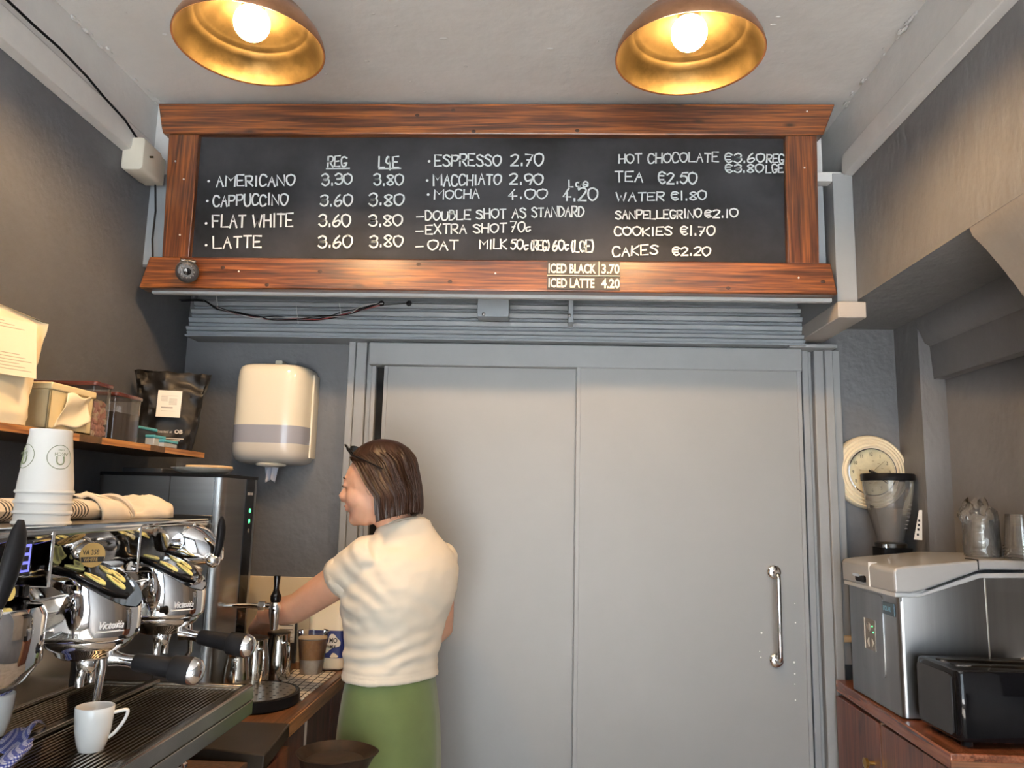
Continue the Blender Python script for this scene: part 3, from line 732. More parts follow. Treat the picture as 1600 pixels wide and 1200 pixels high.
# lower counter that carries the espresso machine, dark slab at its end
t = thing('machine_counter', (-.93, 1.2, 0), 'dark counter under the espresso machine with a worn wooden front', 'counter')
m = MB(); m.prism([(XL, .55), (-.60, .55), (-.60, 1.60), (-.575, 1.64), (-.575, 1.868), (XL, 1.868)], .02, .90); m.build('body', REDWOOD, t)
m = MB(); m.prism([(XL, 1.70), (-.685, 1.675), (-.556, 1.643), (-.566, 1.76), (-.578, 1.872), (XL, 1.872)], .918, .95)
m.build('slab', mat('dark_slab', (.026, .020, .015), .40, spec=.2, var=.3, vscale=9), t, bevel=.003)
m = MB(); m.box(XL, -.60, .55, 1.665, .90, .918); m.build('counter_top', mat('dark_counter', (.03, .02, .015), .4), t)
m = MB(); m.rbox(-.90, -.592, 1.50, 1.655, .905, .935, r=.012, axis='x'); m.build('worn_edge', mat('worn_brown', (.07, .035, .018), .7, var=.5, vscale=60, bump=.6, bscale=120), t)
m = MB(); m.box(-.602, -.588, .55, 1.62, .86, .885); m.build('drawer_rail', mat('orange_rail', (.30, .10, .03), .4), t, bevel=.002)

# ------------------------------------------------------------------ espresso machine
em = thing('espresso_machine', (-.88, 1.12, .95), 'chrome espresso machine with black portafilter handles and yellow buttons', 'espresso machine')
TY0, TY1, TZ = .60, 1.585, 1.10
MIRROR = mat('mirror_steel', (.62, .60, .57), .06, 1.0)
TRAYM = mat('tray_steel', (.30, .285, .26), .22, 1.0, var=.15, vscale=8)
m = MB()
# tray frame: front rail (two bands with a groove), ends, back
m.prism([(-.567, 1.098), (-.5705, 1.101), (-.585, 1.101), (-.590, 1.085), (-.60, 1.045), (-.566, 1.045), (-.566, 1.071), (-.570, 1.0725), (-.566, 1.074)], TY0, TY1, 'y')
m.box(-.90, -.58, TY1 - .014, TY1, 1.045, 1.101); m.box(-.90, -.58, TY0, TY0 + .014, 1.045, 1.101)
m.box(-.772, -.757, TY0, TY1, 1.06, 1.106); m.box(-.90, -.888, TY0, TY1, 1.06, 1.104)
m.build('drip_tray', TRAYM, em, bevel=.0015)
m = MB(); m.box(-.90, -.58, TY0, TY1, 1.046, 1.062); m.build('tray_floor', mat('tray_dark', (.02, .016, .012), .35), em)
def grate(x0, x1, n, name):
    m = MB()
    for i in range(n):
        x = x0 + (x1 - x0) * (i + .5) / n
        m.box(x - .0018, x + .0018, TY0 + .014, TY1 - .03, 1.0905, 1.0975)
    for k in range(8):
        y = TY1 - .045 - k * .125; m.box(x0, x1, y - .002, y + .002, 1.087, 1.0945)
    m.box(x0, x1, TY1 - .032, TY1 - .014, 1.088, 1.0985)
    o = m.build(name, mat('grate_steel', (.60, .55, .48), .25, 1.0), em); o['kind'] = 'stuff'
    return o
grate(-.754, -.588, 19, 'grate'); grate(-.886, -.775, 13, 'grate')
# rear body, splash panel, feet
m = MB(); m.box(-1.21, -.90, .66, 1.50, 1.04, 1.25); m.build('back_body', mat('machine_side', (.10, .095, .09), .25, .6), em, bevel=.004)
m = MB(); m.box(-.902, -.893, .66, 1.50, 1.10, 1.26); m.build('splash_panel', mat('splash_steel', (.34, .31, .28), .16, 1.0), em)
m = MB()
for y in (1.02, 1.30): m.box(-.893, -.886, y - .012, y + .012, 1.10, 1.26)
m.build('splash_rib', TRAYM, em)
for x, y in ((-.70, 1.55), (-1.12, 1.55), (-.70, .70), (-1.12, .70)):
    MB().lathe([(.024, .9505), (.026, .953), (.025, .958), (.016, .964), (.013, .975), (.0125, 1.046)], (x, y, 0), 24).build('foot', CHROME, em)
MB().box(-1.20, -.62, .62, 1.57, 1.03, 1.046).build('chassis', BLACKP, em)
# upper housing, mirror fronted
hp = [(-1.21, 1.25), (-.87, 1.255), (-.70, 1.262), (-.672, 1.285), (-.655, 1.318), (-.650, 1.330), (-.672, 1.340), (-.682, 1.352), (-.684, 1.366), (-.672, 1.392), (-.650, 1.412), (-.648, 1.420), (-1.21, 1.420)]
m = MB(); m.loft([[(x, y, z) for x, z in hp] for y in (.66, .68, 1.48, 1.50)], True, True, True); m.build('housing', MIRROR, em, bevel=.003)
m = MB(); m.box(-1.20, -.655, .67, 1.49, 1.4195, 1.423); m.build('cup_tray', STEELH, em, bevel=.001)
m = MB(); m.tube([(-.652, .66, 1.421), (-.652, 1.50, 1.421)], .004, 8); m.build('top_edge', CHROME, em)
for y in (1.02, 1.245, 1.44):
    MB().box(-.690, -.648, y - .003, y + .003, 1.345, 1.418).build('panel_rib', CHROME, em, bevel=.001)

YEL = mat('button_yellow', (.80, .76, .30), .4)
def ztop(x):
    k = min(max((x + .715) / .13, 0), 1); return 1.366 - .058 * k ** 2.2
def group_head(yg, full=True):
    cx, r = -.652, .068
    g = bpy.data.objects.new('group_head', None); COL.objects.link(g); g.location = (cx, yg, 1.22); adopt(g, em) if False else None
    return cx, r
def make_group(yg):
    cx, r = -.652, .067
    fp = [(-.725, -r)] + [(cx + r * sin(radians(a)), -r * cos(radians(a))) for a in range(0, 181, 9)] + [(-.725, r)]
    m = MB()
    rings = [[(cx + (x - cx) * k, yg + y * k, z) for x, y in fp] for z, k in ((1.264, .93), (1.267, .98), (1.272, 1.0))]
    rings += [[(x, yg + y, ztop(x) - d) for x, y in fp] for d in (.03, .006)]
    rings += [[(cx + (x - cx) * .985, yg + y * .985, ztop(x) - .001) for x, y in fp]]
    m.loft(rings, True, True, False)
    def cap(u, v):
        x = -.725 + u * (cx + r * .985 + .725); hw = r * .985 if x < cx else sqrt(max(0, (r * .985) ** 2 - (x - cx) ** 2))
        return (x, yg + (v * 2 - 1) * hw, ztop(x) - .001)
    m.grid(cap, 24, 8)
    body = m.build('group_head', CHROME, em)
    def pad(u, v):
        r2 = r * .80; x = -.712 + u * (cx + r2 + .712); hw = r2 if x < cx else sqrt(max(0, r2 ** 2 - (x - cx) ** 2))
        return (x, yg + (v * 2 - 1) * hw, ztop(x) + .0015)
    MB().grid(pad, 20, 8).build('keypad', BLACKG, body, solid=.003)
    def petal(x0, y0, ang, ln, w):
        a = radians(ang); m = MB(); pts = []
        for k in range(14):
            t = 2 * pi * k / 14; e = ln * .5 * cos(t); f = w * .5 * sin(t) * (1 + .35 * cos(t))
            X = x0 + e * cos(a) - f * sin(a); Y = yg + y0 + e * sin(a) + f * cos(a); pts.append((X, Y))
        m.loft([[(x, y, ztop(x) + .0032) for x, y in pts], [(x, y, ztop(x) + .0052) for x, y in pts]], True, True, True)
        b = m.build('button', YEL, body)
        m = MB(); q = [(x0 + (x - x0) * .45, yg + y0 + (y - yg - y0) * .45) for x, y in pts]
        m.loft([[(x, y, ztop(x) + .0054) for x, y in q]], True, True, False); m.build('button_mark', mat('button_mark', (.32, .30, .14), .6), b)
    for a in ((-.668, -.026, 35, .026, .013), (-.634, -.030, 15, .030, .015), (-.650, .022, -25, .026, .012), (-.622, .004, 0, .030, .014), (-.632, .026, -20, .028, .013)): petal(*a)
    # maker's script on the nose, turned to the photographer's side
    a = radians(-38); n = Vector((cos(a), sin(a), 0)); rgt = Vector((-sin(a), cos(a), 0))
    p0 = Vector((cx, yg, 0)) + n * (r + .0012) - rgt * .017; p0.z = 1.283
    mw = frame_mw(p0, rgt, (0, 0, 1)) @ Matrix(((1, .3, 0, 0), (0, 1, 0, 0), (0, 0, 1, 0), (0, 0, 0, 1)))
    text_mesh('Victoria', .0145, mat('script_white', (.85, .85, .85), .3), 'lettering', body, mw, sx=.75, depth=.0006)
    q = p0 - Vector((0, 0, .004)); MB().tube([q - rgt * .002, q + rgt * .036], .0007, 5).build('underline', mat('script_white', (.85, .85, .85), .3), body)
    # collar, portafilter, spout
    m = MB(); m.lathe([(.060, 1.266), (.060, 1.261), (.054, 1.252), (.044, 1.247), (.040, 1.240), (.034, 1.236), (.012, 1.234), (.0005, 1.234)], (cx, yg, 0), 36); m.build('collar', CHROME, body)
    m = MB(); m.lathe([(.0135, 1.236), (.015, 1.231), (.014, 1.221), (.010, 1.215)], (cx + .002, yg, 0), 18)
    for s in (-1, 1):
        m.tube([(cx + .002, yg + s * .004, 1.222), (cx + .002, yg + s * .012, 1.217), (cx + .002, yg + s * .015, 1.207), (cx + .002, yg + s * .0145, 1.198)], [.006, .0065, .006, .0055], 10)
    m.build('spout', CHROME, body)
    return body
groups = [make_group(y) for y in (1.352, 1.132)]
MB().lathe([(.062, 1.335), (.067, 1.325), (.067, 1.272), (.060, 1.262), (.054, 1.252), (.040, 1.238), (.012, 1.232), (.0005, 1.232)], (-.652, .905, 0), 40, cap0=True).build('hot_water_head', CHROME, em)
MB().tube([(-.652, .905, 1.236), (-.65, .905, 1.215), (-.648, .905, 1.200)], [.012, .011, .008], 14).build('hot_water_spout', CHROME, em)
def portafilter(yg, dy, parent):
    cx = -.652; d = Vector((1, dy, -.15)).normalized(); o0 = Vector((cx, yg, 1.240))
    P = lambda s, dz=0: o0 + d * s + Vector((0, 0, dz))
    pf = MB().tube([P(.036), P(.048), P(.060), P(.070)], [.012, .009, .0085, .010], 14).build('portafilter', CHROME, parent)
    MB().tube([P(.068), P(.071), P(.09), P(.118), P(.122)], [.010, .0125, .0135, .0145, .015], 18).build('grip', BLACKP, pf)
    MB().tube([P(.122), P(.124), P(.140), P(.151)], [.0165, .0185, .0195, .0195], 20).build('ribbed_end', RUBBER, pf)
    MB().tube([P(.151), P(.157), P(.163), P(.1675), P(.169)], [.0196, .0190, .0165, .010, .0005], 20).build('chrome_cap', CHROME, pf)
portafilter(1.352, -.02, groups[0]); portafilter(1.132, .10, groups[1])
# steam pods and paddles at both ends
def steam(y, yl, zl, top, rr):
    rings = []
    for x, hw, z0, z1 in ((-.72, .05, 1.335, 1.4215), (-.66, .045, 1.338, 1.4205), (-.63, .034, 1.342, 1.405), (-.612, .024, 1.345, 1.388), (-.600, .015, 1.349, 1.376), (-.596, .006, 1.354, 1.368)):
        c = (z0 + z1) / 2; h = (z1 - z0) / 2
        rings.append([(x, y + hw * abs(cos(a)) ** .6 * (1 if cos(a) > 0 else -1), c + h * abs(sin(a)) ** .6 * (1 if sin(a) > 0 else -1)) for a in [2 * pi * k / 24 for k in range(24)]])
    pod = MB().loft(rings, True, True, True).build('steam_pod', CHROME, em)
    b = Vector((-.598, yl, zl)); tpt = Vector(top)
    m = MB(); pts = [b.lerp(tpt, k / 8) + Vector((.004 * sin(pi * k / 8), 0, 0)) for k in range(9)]
    m.tube(pts, [rr * f for f in (.55, .8, .9, 1, 1.05, 1.05, 1.0, .8, .35)], 14, flat=.75)
    m.build('paddle', BLACKP, pod)
    MB().sphere(b + Vector((-.004, 0, 0)), .013, 14, 9).build('pivot', CHROME, pod)
steam(1.452, 1.424, 1.352, (-.592, 1.424, 1.432), .0095)
steam(.840, .848, 1.335, (-.592, .867, 1.437), .0120)
# touch screen and switches between the paddle and the middle group
a = at_x(16, 897, -.652); b = at_x(50, 850, -.652)
MB().box(-.675, -.6535, a.y - .006, b.y + .006, a.z - .006, b.z + .006).build('screen_bezel', BLACKG, em, bevel=.002)
scr = MB().box(-.654, -.652, a.y, b.y, a.z, b.z).build('screen', mat('screen_violet', (.05, .05, .2), .2, emit=(.16, .17, .75), estr=1.6), em)
m = MB()
for i in range(2):
    for j in range(3):
        y0 = a.y + (b.y - a.y) * (.12 + .44 * i); z0 = a.z + (b.z - a.z) * (.08 + .31 * j)
        m.box(-.652, -.6513, y0, y0 + (b.y - a.y) * .32, z0, z0 + (b.z - a.z) * .2)
m.build('screen_tile', mat('screen_tile', (.01, .01, .05), .2), scr)
for px in (26, 42):
    q0 = at_x(px - 6, 935, -.640); q1 = at_x(px + 6, 913, -.640)
    MB().box(-.66, -.640, q0.y, q1.y, q0.z, q1.z).build('switch', BLACKG, em, bevel=.002)
q = at_x(14, 927, -.638); MB().lathe([(.009, -.004), (.009, .002), (.0001, .003)], q, 16, 'x').build('dial_button', YEL, em)
# gold badge on a chrome boss
q = at_x(147, 866, -.655)
MB().sphere((q.x - .012, q.y - .004, q.z), .021, 20, 12).build('badge_boss', CHROME, em)
nb = Vector((.80, -.60, 0)).normalized(); rb = Vector((.60, .80, 0))
bc = Vector((q.x - .010, q.y - .002, q.z)) + nb * .018
ring = [bc + (rb * cos(2 * pi * k / 28) + Vector((0, 0, 1)) * sin(2 * pi * k / 28)) * .0175 for k in range(28)]
bd = MB().loft([ring, [p + nb * .003 for p in ring]], True, True, True).build('badge', mat('badge_gold', (.75, .52, .20), .3, .6), em)
text_mesh('VA 358', .0105, INK, 'lettering', bd, frame_mw(bc + nb * .0032 - rb * .0145 + Vector((0, 0, .0005)), rb, (0, 0, 1)), sx=.72, depth=.0003)
pz = bc + nb * .0034
MB().add([pz + rb * -.0150 + Vector((0, 0, -.010)), pz + rb * .0150 + Vector((0, 0, -.010)), pz + rb * .0165 + Vector((0, 0, -.0025)), pz + rb * -.0165 + Vector((0, 0, -.0025))], [(0, 1, 2, 3)], False).build('badge_band', INK, bd)
text_mesh('WHITE', .0075, mat('badge_gold', (.75, .52, .20), .3, .6), 'lettering', bd, frame_mw(bc + nb * .0038 - rb * .0128 + Vector((0, 0, -.0088)), rb, (0, 0, 1)), sx=.85, depth=.0002)
# steam wand and hose under the far end
MB().tube([(-.70, 1.46, 1.34), (-.66, 1.475, 1.27), (-.655, 1.48, 1.18), (-.70, 1.50, 1.125)], .0045, 10).build('steam_wand', CHROME, em)
MB().tube([(-.70, 1.245, 1.27), (-.69, 1.245, 1.20), (-.70, 1.25, 1.12)], .006, 10).build('hot_water_pipe', CHROME, em)

# ------------------------------------------------------------------ on the machine
def coffee_cup(loc, label, group, rot=-25, S=.80):
    x, y, z = loc
    c = thing('espresso_cup', loc, label, 'cup', group)
    m = MB(); m.lathe([(.0005, .003), (.018, .003), (.020, 0), (.0215, .001), (.0265, .016), (.0305, .036), (.0325, .058), (.0335, .076), (.0325, .0775), (.031, .076), (.0295, .056), (.026, .03), (.018, .012), (.0005, .010)], loc, 40)
    m.v = [Vector(loc) + (q - Vector(loc)) * S for q in m.v]; m.build('body', WHITEC, c)
    a = radians(rot); d = Vector((cos(a), sin(a), 0)); o0 = Vector(loc)
    pts = [o0 + (d * r + Vector((0, 0, h))) * S for r, h in ((.031, .064), (.042, .0665), (.051, .068), (.0555, .066), (.0545, .058), (.049, .046), (.041, .034), (.034, .026), (.027, .021))]
    m = MB(); m.tube(catmull(pts), .0032, 10, flat=.8); m.build('handle', WHITEC, c)
    m = MB(); m.lathe([(.0005, .050 * S), (.0286 * S, .050 * S)], loc, 30); m.build('coffee', mat('coffee_crema', (.22, .10, .04), .4), c)
p = at_z(142, 1172, 1.098)
coffee_cup((p.x, p.y, 1.0978), 'white espresso cup with a looped handle on the drip tray', 'white espresso cups', 20)
p = at_z(-14, 1150, 1.098)
coffee_cup((p.x, p.y, 1.0978), 'white espresso cup cut off at the left picture edge', 'white espresso cups', 200)

CS = .80
def paper_cup(loc, k, label):
    """take-away cup standing on its mouth"""
    x, y, z = loc
    c = thing('paper_cup', loc, label, 'paper cup', 'stacked take-away cups')
    m = MB(); m.lathe([(.0435, .004), (.0452, .001), (.0466, .0035), (.0456, .0068), (.0438, .007), (.0432, .020), (.0335, .104), (.0338, .1045), (.0336, .112), (.0325, .1125), (.0322, .109), (.0005, .1085)], loc, 48)
    m.v = [Vector(loc) + (q - Vector(loc)) * CS for q in m.v]; m.build('wall', mat('cup_white', (.74, .71, .66), .6), c)
    if k == 3:
        for a0 in (-30, -122):
            a = radians(a0); n = Vector((cos(a), sin(a), .114)).normalized(); u = (Vector((0, 0, 1)) - n * n.z).normalized(); rr = u.cross(n)
            h = .064 * CS; rad = (.0432 - (.064 - .02) / .084 * .0097) * CS
            cpt = Vector((x + cos(a) * (rad + .0006), y + sin(a) * (rad + .0006), z + h))
            def wrap(px_, py_):      # follow the cone
                aa = a + px_ / rad; hh = h + py_; r2 = (.0432 - (hh / CS - .02) / .084 * .0097) * CS + .0007
                return (x + cos(aa) * r2, y + sin(aa) * r2, z + hh)
            GREEN = mat('print_green', (.20, .22, .13), .7)
            m = MB(); m.tube([wrap(.0165 * cos(2 * pi * q / 32), .0165 * sin(2 * pi * q / 32)) for q in range(33)], .00045, 4)
            # arch emblem, upside down on the turned cup
            m.tube([wrap(-.0045, .001)] + [wrap(.0045 * -cos(pi * q / 10), -.0055 - .005 * sin(pi * q / 10)) for q in range(11)] + [wrap(.0045, .001)], .0009, 5)
            m.build('emblem', GREEN, c)
            for txt, sz, hh in (('ARCH', .0068, .0060), ('coffee', .0034, .0105)):
                org = wrap(0, hh)
                text_mesh(txt, sz, GREEN, 'lettering', c, frame_mw(Vector(org) + n * .0016, rr * -1 if False else -rr, -u), sx=1.0, depth=.0001, align='CENTER')
p = at_z(64, 821, 1.423)
CUPX, CUPY = p.x, p.y
ords = ('lowest', 'second lowest', 'third lowest', 'topmost')
for k in range(4):
    paper_cup((p.x, p.y, 1.4235 + k * .0178 * CS), k, '%s upside-down white paper cup of the stack on the machine%s' % (ords[k], ', with printed arch emblems' if k == 3 else ''))

# striped towel rolled along the machine top and bunched at its far end
STR = checks('striped_towel_cloth', (.62, .55, .45), (.03, .03, .035), 118, .45, ('Y',))
nt = STR.node_tree      # stripes only in two bands
bs = nt.nodes['Principled BSDF']
tw = thing('striped_towel', (-.82, 1.2, 1.423), 'cream towel with black stripes rolled on top of the machine', 'towel')
def roll(y0, y1, mt, name, ends=(1, 1)):
    m = MB(); rings = []
    n = 14
    for i in range(n + 1):
        y = y0 + (y1 - y0) * i / n
        rings.append([(-.80 + .034 * cos(a) * (1 + .1 * noise.noise(Vector((y * 20, a, 0)))), y, 1.423 + max(.0, .017 + .0185 * sin(a) * (1 + .15 * noise.noise(Vector((y * 25, a * 2, 3)))))) for a in [2 * pi * k / 20 for k in range(20)]])
    m.loft(rings, True, True, True); return m.build(name, mt, tw)
CLOTH = mat('cream_cloth', (.62, .55, .45), .9, bump=.3, bscale=200, bdist=.001, sheen=.2)
q = [at_x(px, 805, -.775).y for px in (-60, -5, 17, 104, 131, 150)]
roll(q[0], q[1], CLOTH, 'roll'); roll(q[1], q[2], STR, 'striped_band'); roll(q[2], q[3], CLOTH, 'roll'); roll(q[3], q[4], STR, 'striped_band'); roll(q[4], q[5] + .02, CLOTH, 'roll')
def bunch(u, v):
    y = q[4] + .03 + u * (at_x(252, 800, -.78).y - q[4] - .03); a = v * pi
    h = .030 + .012 * sin(u * 7 + 1) + .008 * noise.noise(Vector((u * 6, v * 5, 2)))
    r = .055 + .012 * sin(u * 9)
    return (-.815 + r * cos(a) * (1 + .12 * noise.noise(Vector((u * 8, v * 4, 7)))), y, 1.4235 + max(0, h * sin(a) ** .7 + .006 * noise.noise(Vector((u * 14, v * 11, 5))) * sin(a)))
m = MB(); m.grid(bunch, 40, 24); m.build('bunched_end', CLOTH, tw, solid=.002)
m = MB()
for k in range(5):
    yy = q[5] + .02 + k * .021; m.tube([(-.815 + .058 * cos(a), yy + .012 * sin(a * 2 + k), 1.4275 + (.030 + .006 * sin(k * 2)) * sin(a)) for a in [pi * j / 12 for j in range(13)]], [.003 + .003 * sin(pi * j / 12) for j in range(13)], 6)
m.build('fold', CLOTH, tw)

# blue gingham cloth at the lower left
GING = checks('gingham_blue', (.75, .75, .80), (.16, .19, .48), 260, .5, ('Y', 'Z'), c_ab=(.035, .05, .26))
t = thing('gingham_cloth', at_z(10, 1195, 1.10), 'crumpled blue and white gingham cloth on the drip tray', 'cloth')
def ging(u, v, o, s, tip):
    a = 2 * pi * v; r = .030 * sin(pi * min(u * 1.1, 1)) ** .6 * (1 + .25 * noise.noise(Vector((u * 5, cos(a) * 2, sin(a) * 2 + s))))
    c = Vector(o).lerp(Vector(tip), u)
    return (c.x + r * cos(a), c.y + r * sin(a) * .9, max(1.0995, c.z + r * sin(a + .8) * .8))
o1 = at_z(-20, 1210, 1.12); e1 = at_z(32, 1178, 1.115)
m = MB(); m.grid(lambda u, v: ging(u, v, o1, 1, e1), 16, 24); m.build('heap', GING, t)
o2 = at_z(8, 1178, 1.125); e2 = at_z(62, 1130, 1.112)
def corner(u, v):
    w = .020 * (1 - u * .55); c = Vector(o2).lerp(Vector(e2), u)
    return (c.x + (v - .5) * 2 * w * .5, c.y + (v - .5) * 2 * w, c.z + .012 * sin(pi * u) + .004 * sin(v * 6 + u * 5))
m = MB(); m.grid(corner, 12, 10); m.build('corner', GING, t, solid=.0015)

# ------------------------------------------------------------------ hot water boiler
wb = thing('water_boiler', (-1.03, 2.17, CZL), 'tall brushed steel hot water boiler with a side tap', 'boiler')
bx0, bx1, by0, by1, bz1 = -1.20, -.85, 2.046, 2.30, 1.518
m = MB(); m.rbox(bx0, bx1, by0, by1, CZL + .002, bz1, r=.022, n=4, axis='z'); m.build('casing', STEELH, wb)
m = MB(); m.rbox(bx0 - .003, bx1 + .003, by0 - .003, by1 + .003, bz1, bz1 + .009, r=.024, n=4, axis='z'); m.build('lid', BLACKP, wb)
m = MB(); m.box(bx1 - .002, bx1 + .002, 2.20, 2.262, CZL + .04, bz1); m.build('control_strip', BLACKG, wb)
LED = mat('green_led', (.02, .4, .1), .3, emit=(.10, 1, .30), estr=2.2)
for k, pz in enumerate((798, 814, 829)):
    v = at_x(391, pz, bx1 + .003)
    MB().lathe([(.0065, 0), (.0062, .001), (.0001, .001)], (bx1 + .002, 2.235, v.z), 14, 'x').build('indicator_light', LED if k < 2 else mat('led_off', (.12, .12, .12), .4), wb)
for ka, kb in ((2.209, 2.231), (2.235, 2.250)): MB().box(bx1 + .0018, bx1 + .0026, ka, kb, bz1 - .045, bz1 - .037).build('printed_mark', mat('print_grey', (.35, .35, .35), .6), wb)
MB().box(bx0 + .2, bx0 + .203, by0 - .001, by0 + .001, CZL, bz1).build('seam', DARKSTEEL, wb)
MB().box(bx1 - .028, bx1 - .025, by0 - .0012, by0 + .001, CZL, bz1).build('seam', mat('pale_line', (.75, .8, .85), .2, 1.0), wb)
for k in range(3):
    MB().box(-1.06, -.875, by0 - .006 - .004 * k, by0 + .002, 1.405 - k * .022, 1.418 - k * .022).build('louvre', DARKSTEEL, wb, bevel=.002)
tpz = 1.178
MB().tube([(bx1, 2.12, tpz - .002), (bx1 + .065, 2.12, tpz), (-.745, 2.12, tpz)], .0068, 14).build('tap_pipe', CHROME, wb)
tap = MB().lathe([(.010, 1.118), (.0115, 1.135), (.016, 1.160), (.017, 1.172), (.0165, 1.182), (.012, 1.190), (.0001, 1.193)], (-.715, 2.12, 0), 22, cap0=True).build('tap', CHROME, wb)
MB().tube([(-.76, 2.12, tpz), (-.742, 2.12, tpz)], .0125, 6).build('nut', CHROME, tap)
MB().tube([(-.742, 2.12, tpz), (-.725, 2.12, tpz)], .009, 12).build('neck', CHROME, tap)
MB().lathe([(.012, 1.188), (.0145, 1.196), (.0145, 1.206), (.010, 1.214), (.0075, 1.222), (.007, 1.232), (.009, 1.254), (.0088, 1.259), (.0001, 1.260)], (-.715, 2.12, 0), 18).build('tap_handle', BLACKG, tap)

# half-round drip tray under the tap
dt = thing('drip_tray', (-.74, 2.07, CZL), 'black half-round drip tray with a perforated steel plate under the tap', 'drip tray')
def half(k, z):
    return [(bx1 + .004 + (1 - k) * .01, 2.075 - .125 * k, z)] + [(-.74 + .115 * k * sin(a), 2.075 - .125 * k * cos(a), z) for a in [pi * j / 24 for j in range(25)]] + [(bx1 + .004 + (1 - k) * .01, 2.075 + .125 * k, z)]
MB().loft([half(.97, CZL + .001), half(1, CZL + .004), half(1, CZL + .028), half(.96, CZL + .030), half(.92, CZL + .027)], True, True, True).build('basin', BLACKP, dt)
pl = MB().loft([half(.90, CZL + .027), half(.90, CZL + .0295)], True, True, True).build('plate', mat('plate_steel', (.40, .36, .30), .3, 1.0), dt)
m = MB(); rr = random.Random(2)
for i in range(9):
    for j in range(9):
        x = -.835 + i * .023; y = 1.975 + j * .025 + (i % 2) * .0125
        if ((x + .74) / .095) ** 2 * (x > -.74) + ((y - 2.075) / .105) ** 2 < 1:
            m.lathe([(.0001, CZL + .0298), (.0042, CZL + .0298)], (x, y, 0), 8)
o = m.build('perforation', BLACKP, pl); o['kind'] = 'stuff'

# steel milk jugs
def jug(x, y, h, r, label, rot, z=CZL):
    t = thing('milk_jug', (x, y, z), label, 'jug', 'steel milk jugs')
    m = MB(); m.lathe([(.0005, .002), (r * .96, .001), (r, .006), (r * 1.0, h * .35), (r * .93, h * .6), (r * .80, h * .85), (r * .82, h * .97), (r * .86, h), (r * .83, h), (r * .77, h * .9), (r * .9, h * .5), (r * .9, .01), (.0005, .008)], (x, y, z), 36)
    m.build('body', mat('jug_steel', (.60, .56, .50), .14, 1.0), t)
    a = radians(rot); d = Vector((cos(a), sin(a), 0)); o0 = Vector((x, y, z))
    pts = [o0 + d * q + Vector((0, 0, k)) for q, k in ((r * .84, h * .80), (r * 1.15, h * .84), (r * 1.55, h * .82), (r * 1.68, h * .7), (r * 1.6, h * .45), (r * 1.35, h * .25), (r * 1.0, h * .16))]
    m = MB(); m.tube(catmull(pts), .0036, 8); m.build('handle', CHROME, t)
    m = MB(); m.lathe([(r * .80, h), (r * .82, h + .004), (r * .5, h + .007), (.0005, h + .008)], (x, y, z), 30); m.build('lid', DARKSTEEL, t)
jug(-.800, 2.225, .135, .042, 'left steel milk jug with a dark lid beside the boiler tap', -50)
jug(-.775, 2.350, .130, .040, 'right steel milk jug with a dark lid beside the iced coffee', -45)

jug(-.795, 2.085, .095, .034, 'small steel jug standing on the perforated drip tray', -75, CZL + .0297)
# check cloth on the worktop
corn = [at_z(px, py, CZL + .002) for px, py in ((459, 1046), (525, 1051), (472, 1094), (428, 1076))]
def chk(u, v):
    a = corn[0].lerp(corn[1], u); b = corn[3].lerp(corn[2], u); p = a.lerp(b, v)
    return (p.x, p.y, CZL + .0022 + .0012 * sin(u * 9 + v * 7))
t = tag(MB().grid(chk, 20, 20).build('check_cloth', checks('black_check', (.80, .74, .64), (.035, .03, .03), (44, 30), .14, ('X', 'Y')), solid=.0025), 'white cloth with thin black checks lying on the worktop', 'cloth')

# iced coffee in a clear cup
ix, iy = -.694, 2.425
t = thing('iced_coffee', (ix, iy, CZL), 'clear plastic cup of layered iced coffee on the worktop', 'drink')
m = MB(); m.lathe([(.0005, .002), (.031, .002), (.033, .006), (.0405, .07), (.0462, .122), (.0485, .124), (.0485, .127), (.0462, .127)], (ix, iy, CZL), 40); m.build('cup', glass('clear_plastic', (1, 1, 1), .05, .04), t)
m = MB(); m.lathe([(.0005, .003), (.0305, .003), (.032, .008), (.0365, .046), (.0005, .050)], (ix, iy, CZL), 36); m.build('milk_layer', mat('milky', (.58, .42, .27), .4, var=.25, vscale=30, col2=(.74, .62, .48)), t)
m = MB(); m.lathe([(.0005, .048), (.0367, .046), (.0405, .078), (.0435, .104), (.0005, .106)], (ix, iy, CZL), 36); m.build('coffee_layer', mat('iced_latte', (.30, .105, .016), .4, var=.3, vscale=26, col2=(.55, .25, .06)), t)
m = MB(); m.sphere((ix, iy, CZL + .106), .043, 20, 8, sz=.12); m.build('foam', mat('foam', (.60, .48, .34), .6), t)

# milk container behind it
jx, jy = -.668, 2.530
t = thing('milk_container', (jx, jy, CZL), 'large plastic milk container with a dark blue cow print label', 'milk container')
def rr_ring(w, d, z, e=.35, n=36):
    return [(jx + w * abs(cos(a)) ** e * (1 if cos(a) >= 0 else -1), jy + d * abs(sin(a)) ** e * (1 if sin(a) >= 0 else -1), z) for a in [2 * pi * k / n for k in range(n)]]
MILK = mat('milk_plastic', (.74, .66, .50), .35, sss=.1)
m = MB(); m.loft([rr_ring(.050, .050, CZL + .001), rr_ring(.058, .058, CZL + .008), rr_ring(.060, .060, CZL + .05), rr_ring(.060, .060, CZL + .19), rr_ring(.055, .055, CZL + .225), rr_ring(.034, .034, CZL + .262, .6), rr_ring(.022, .022, CZL + .272, 1), rr_ring(.022, .022, CZL + .29, 1)], True, True, True); m.build('bottle', MILK, t)
m = MB(); m.loft([rr_ring(.0608, .0608, CZL + .040), rr_ring(.0608, .0608, CZL + .122)], True); lb = m.build('label', mat('label_navy', (.012, .020, .12), .4), t)
mw = MB(); mr = random.Random(8)
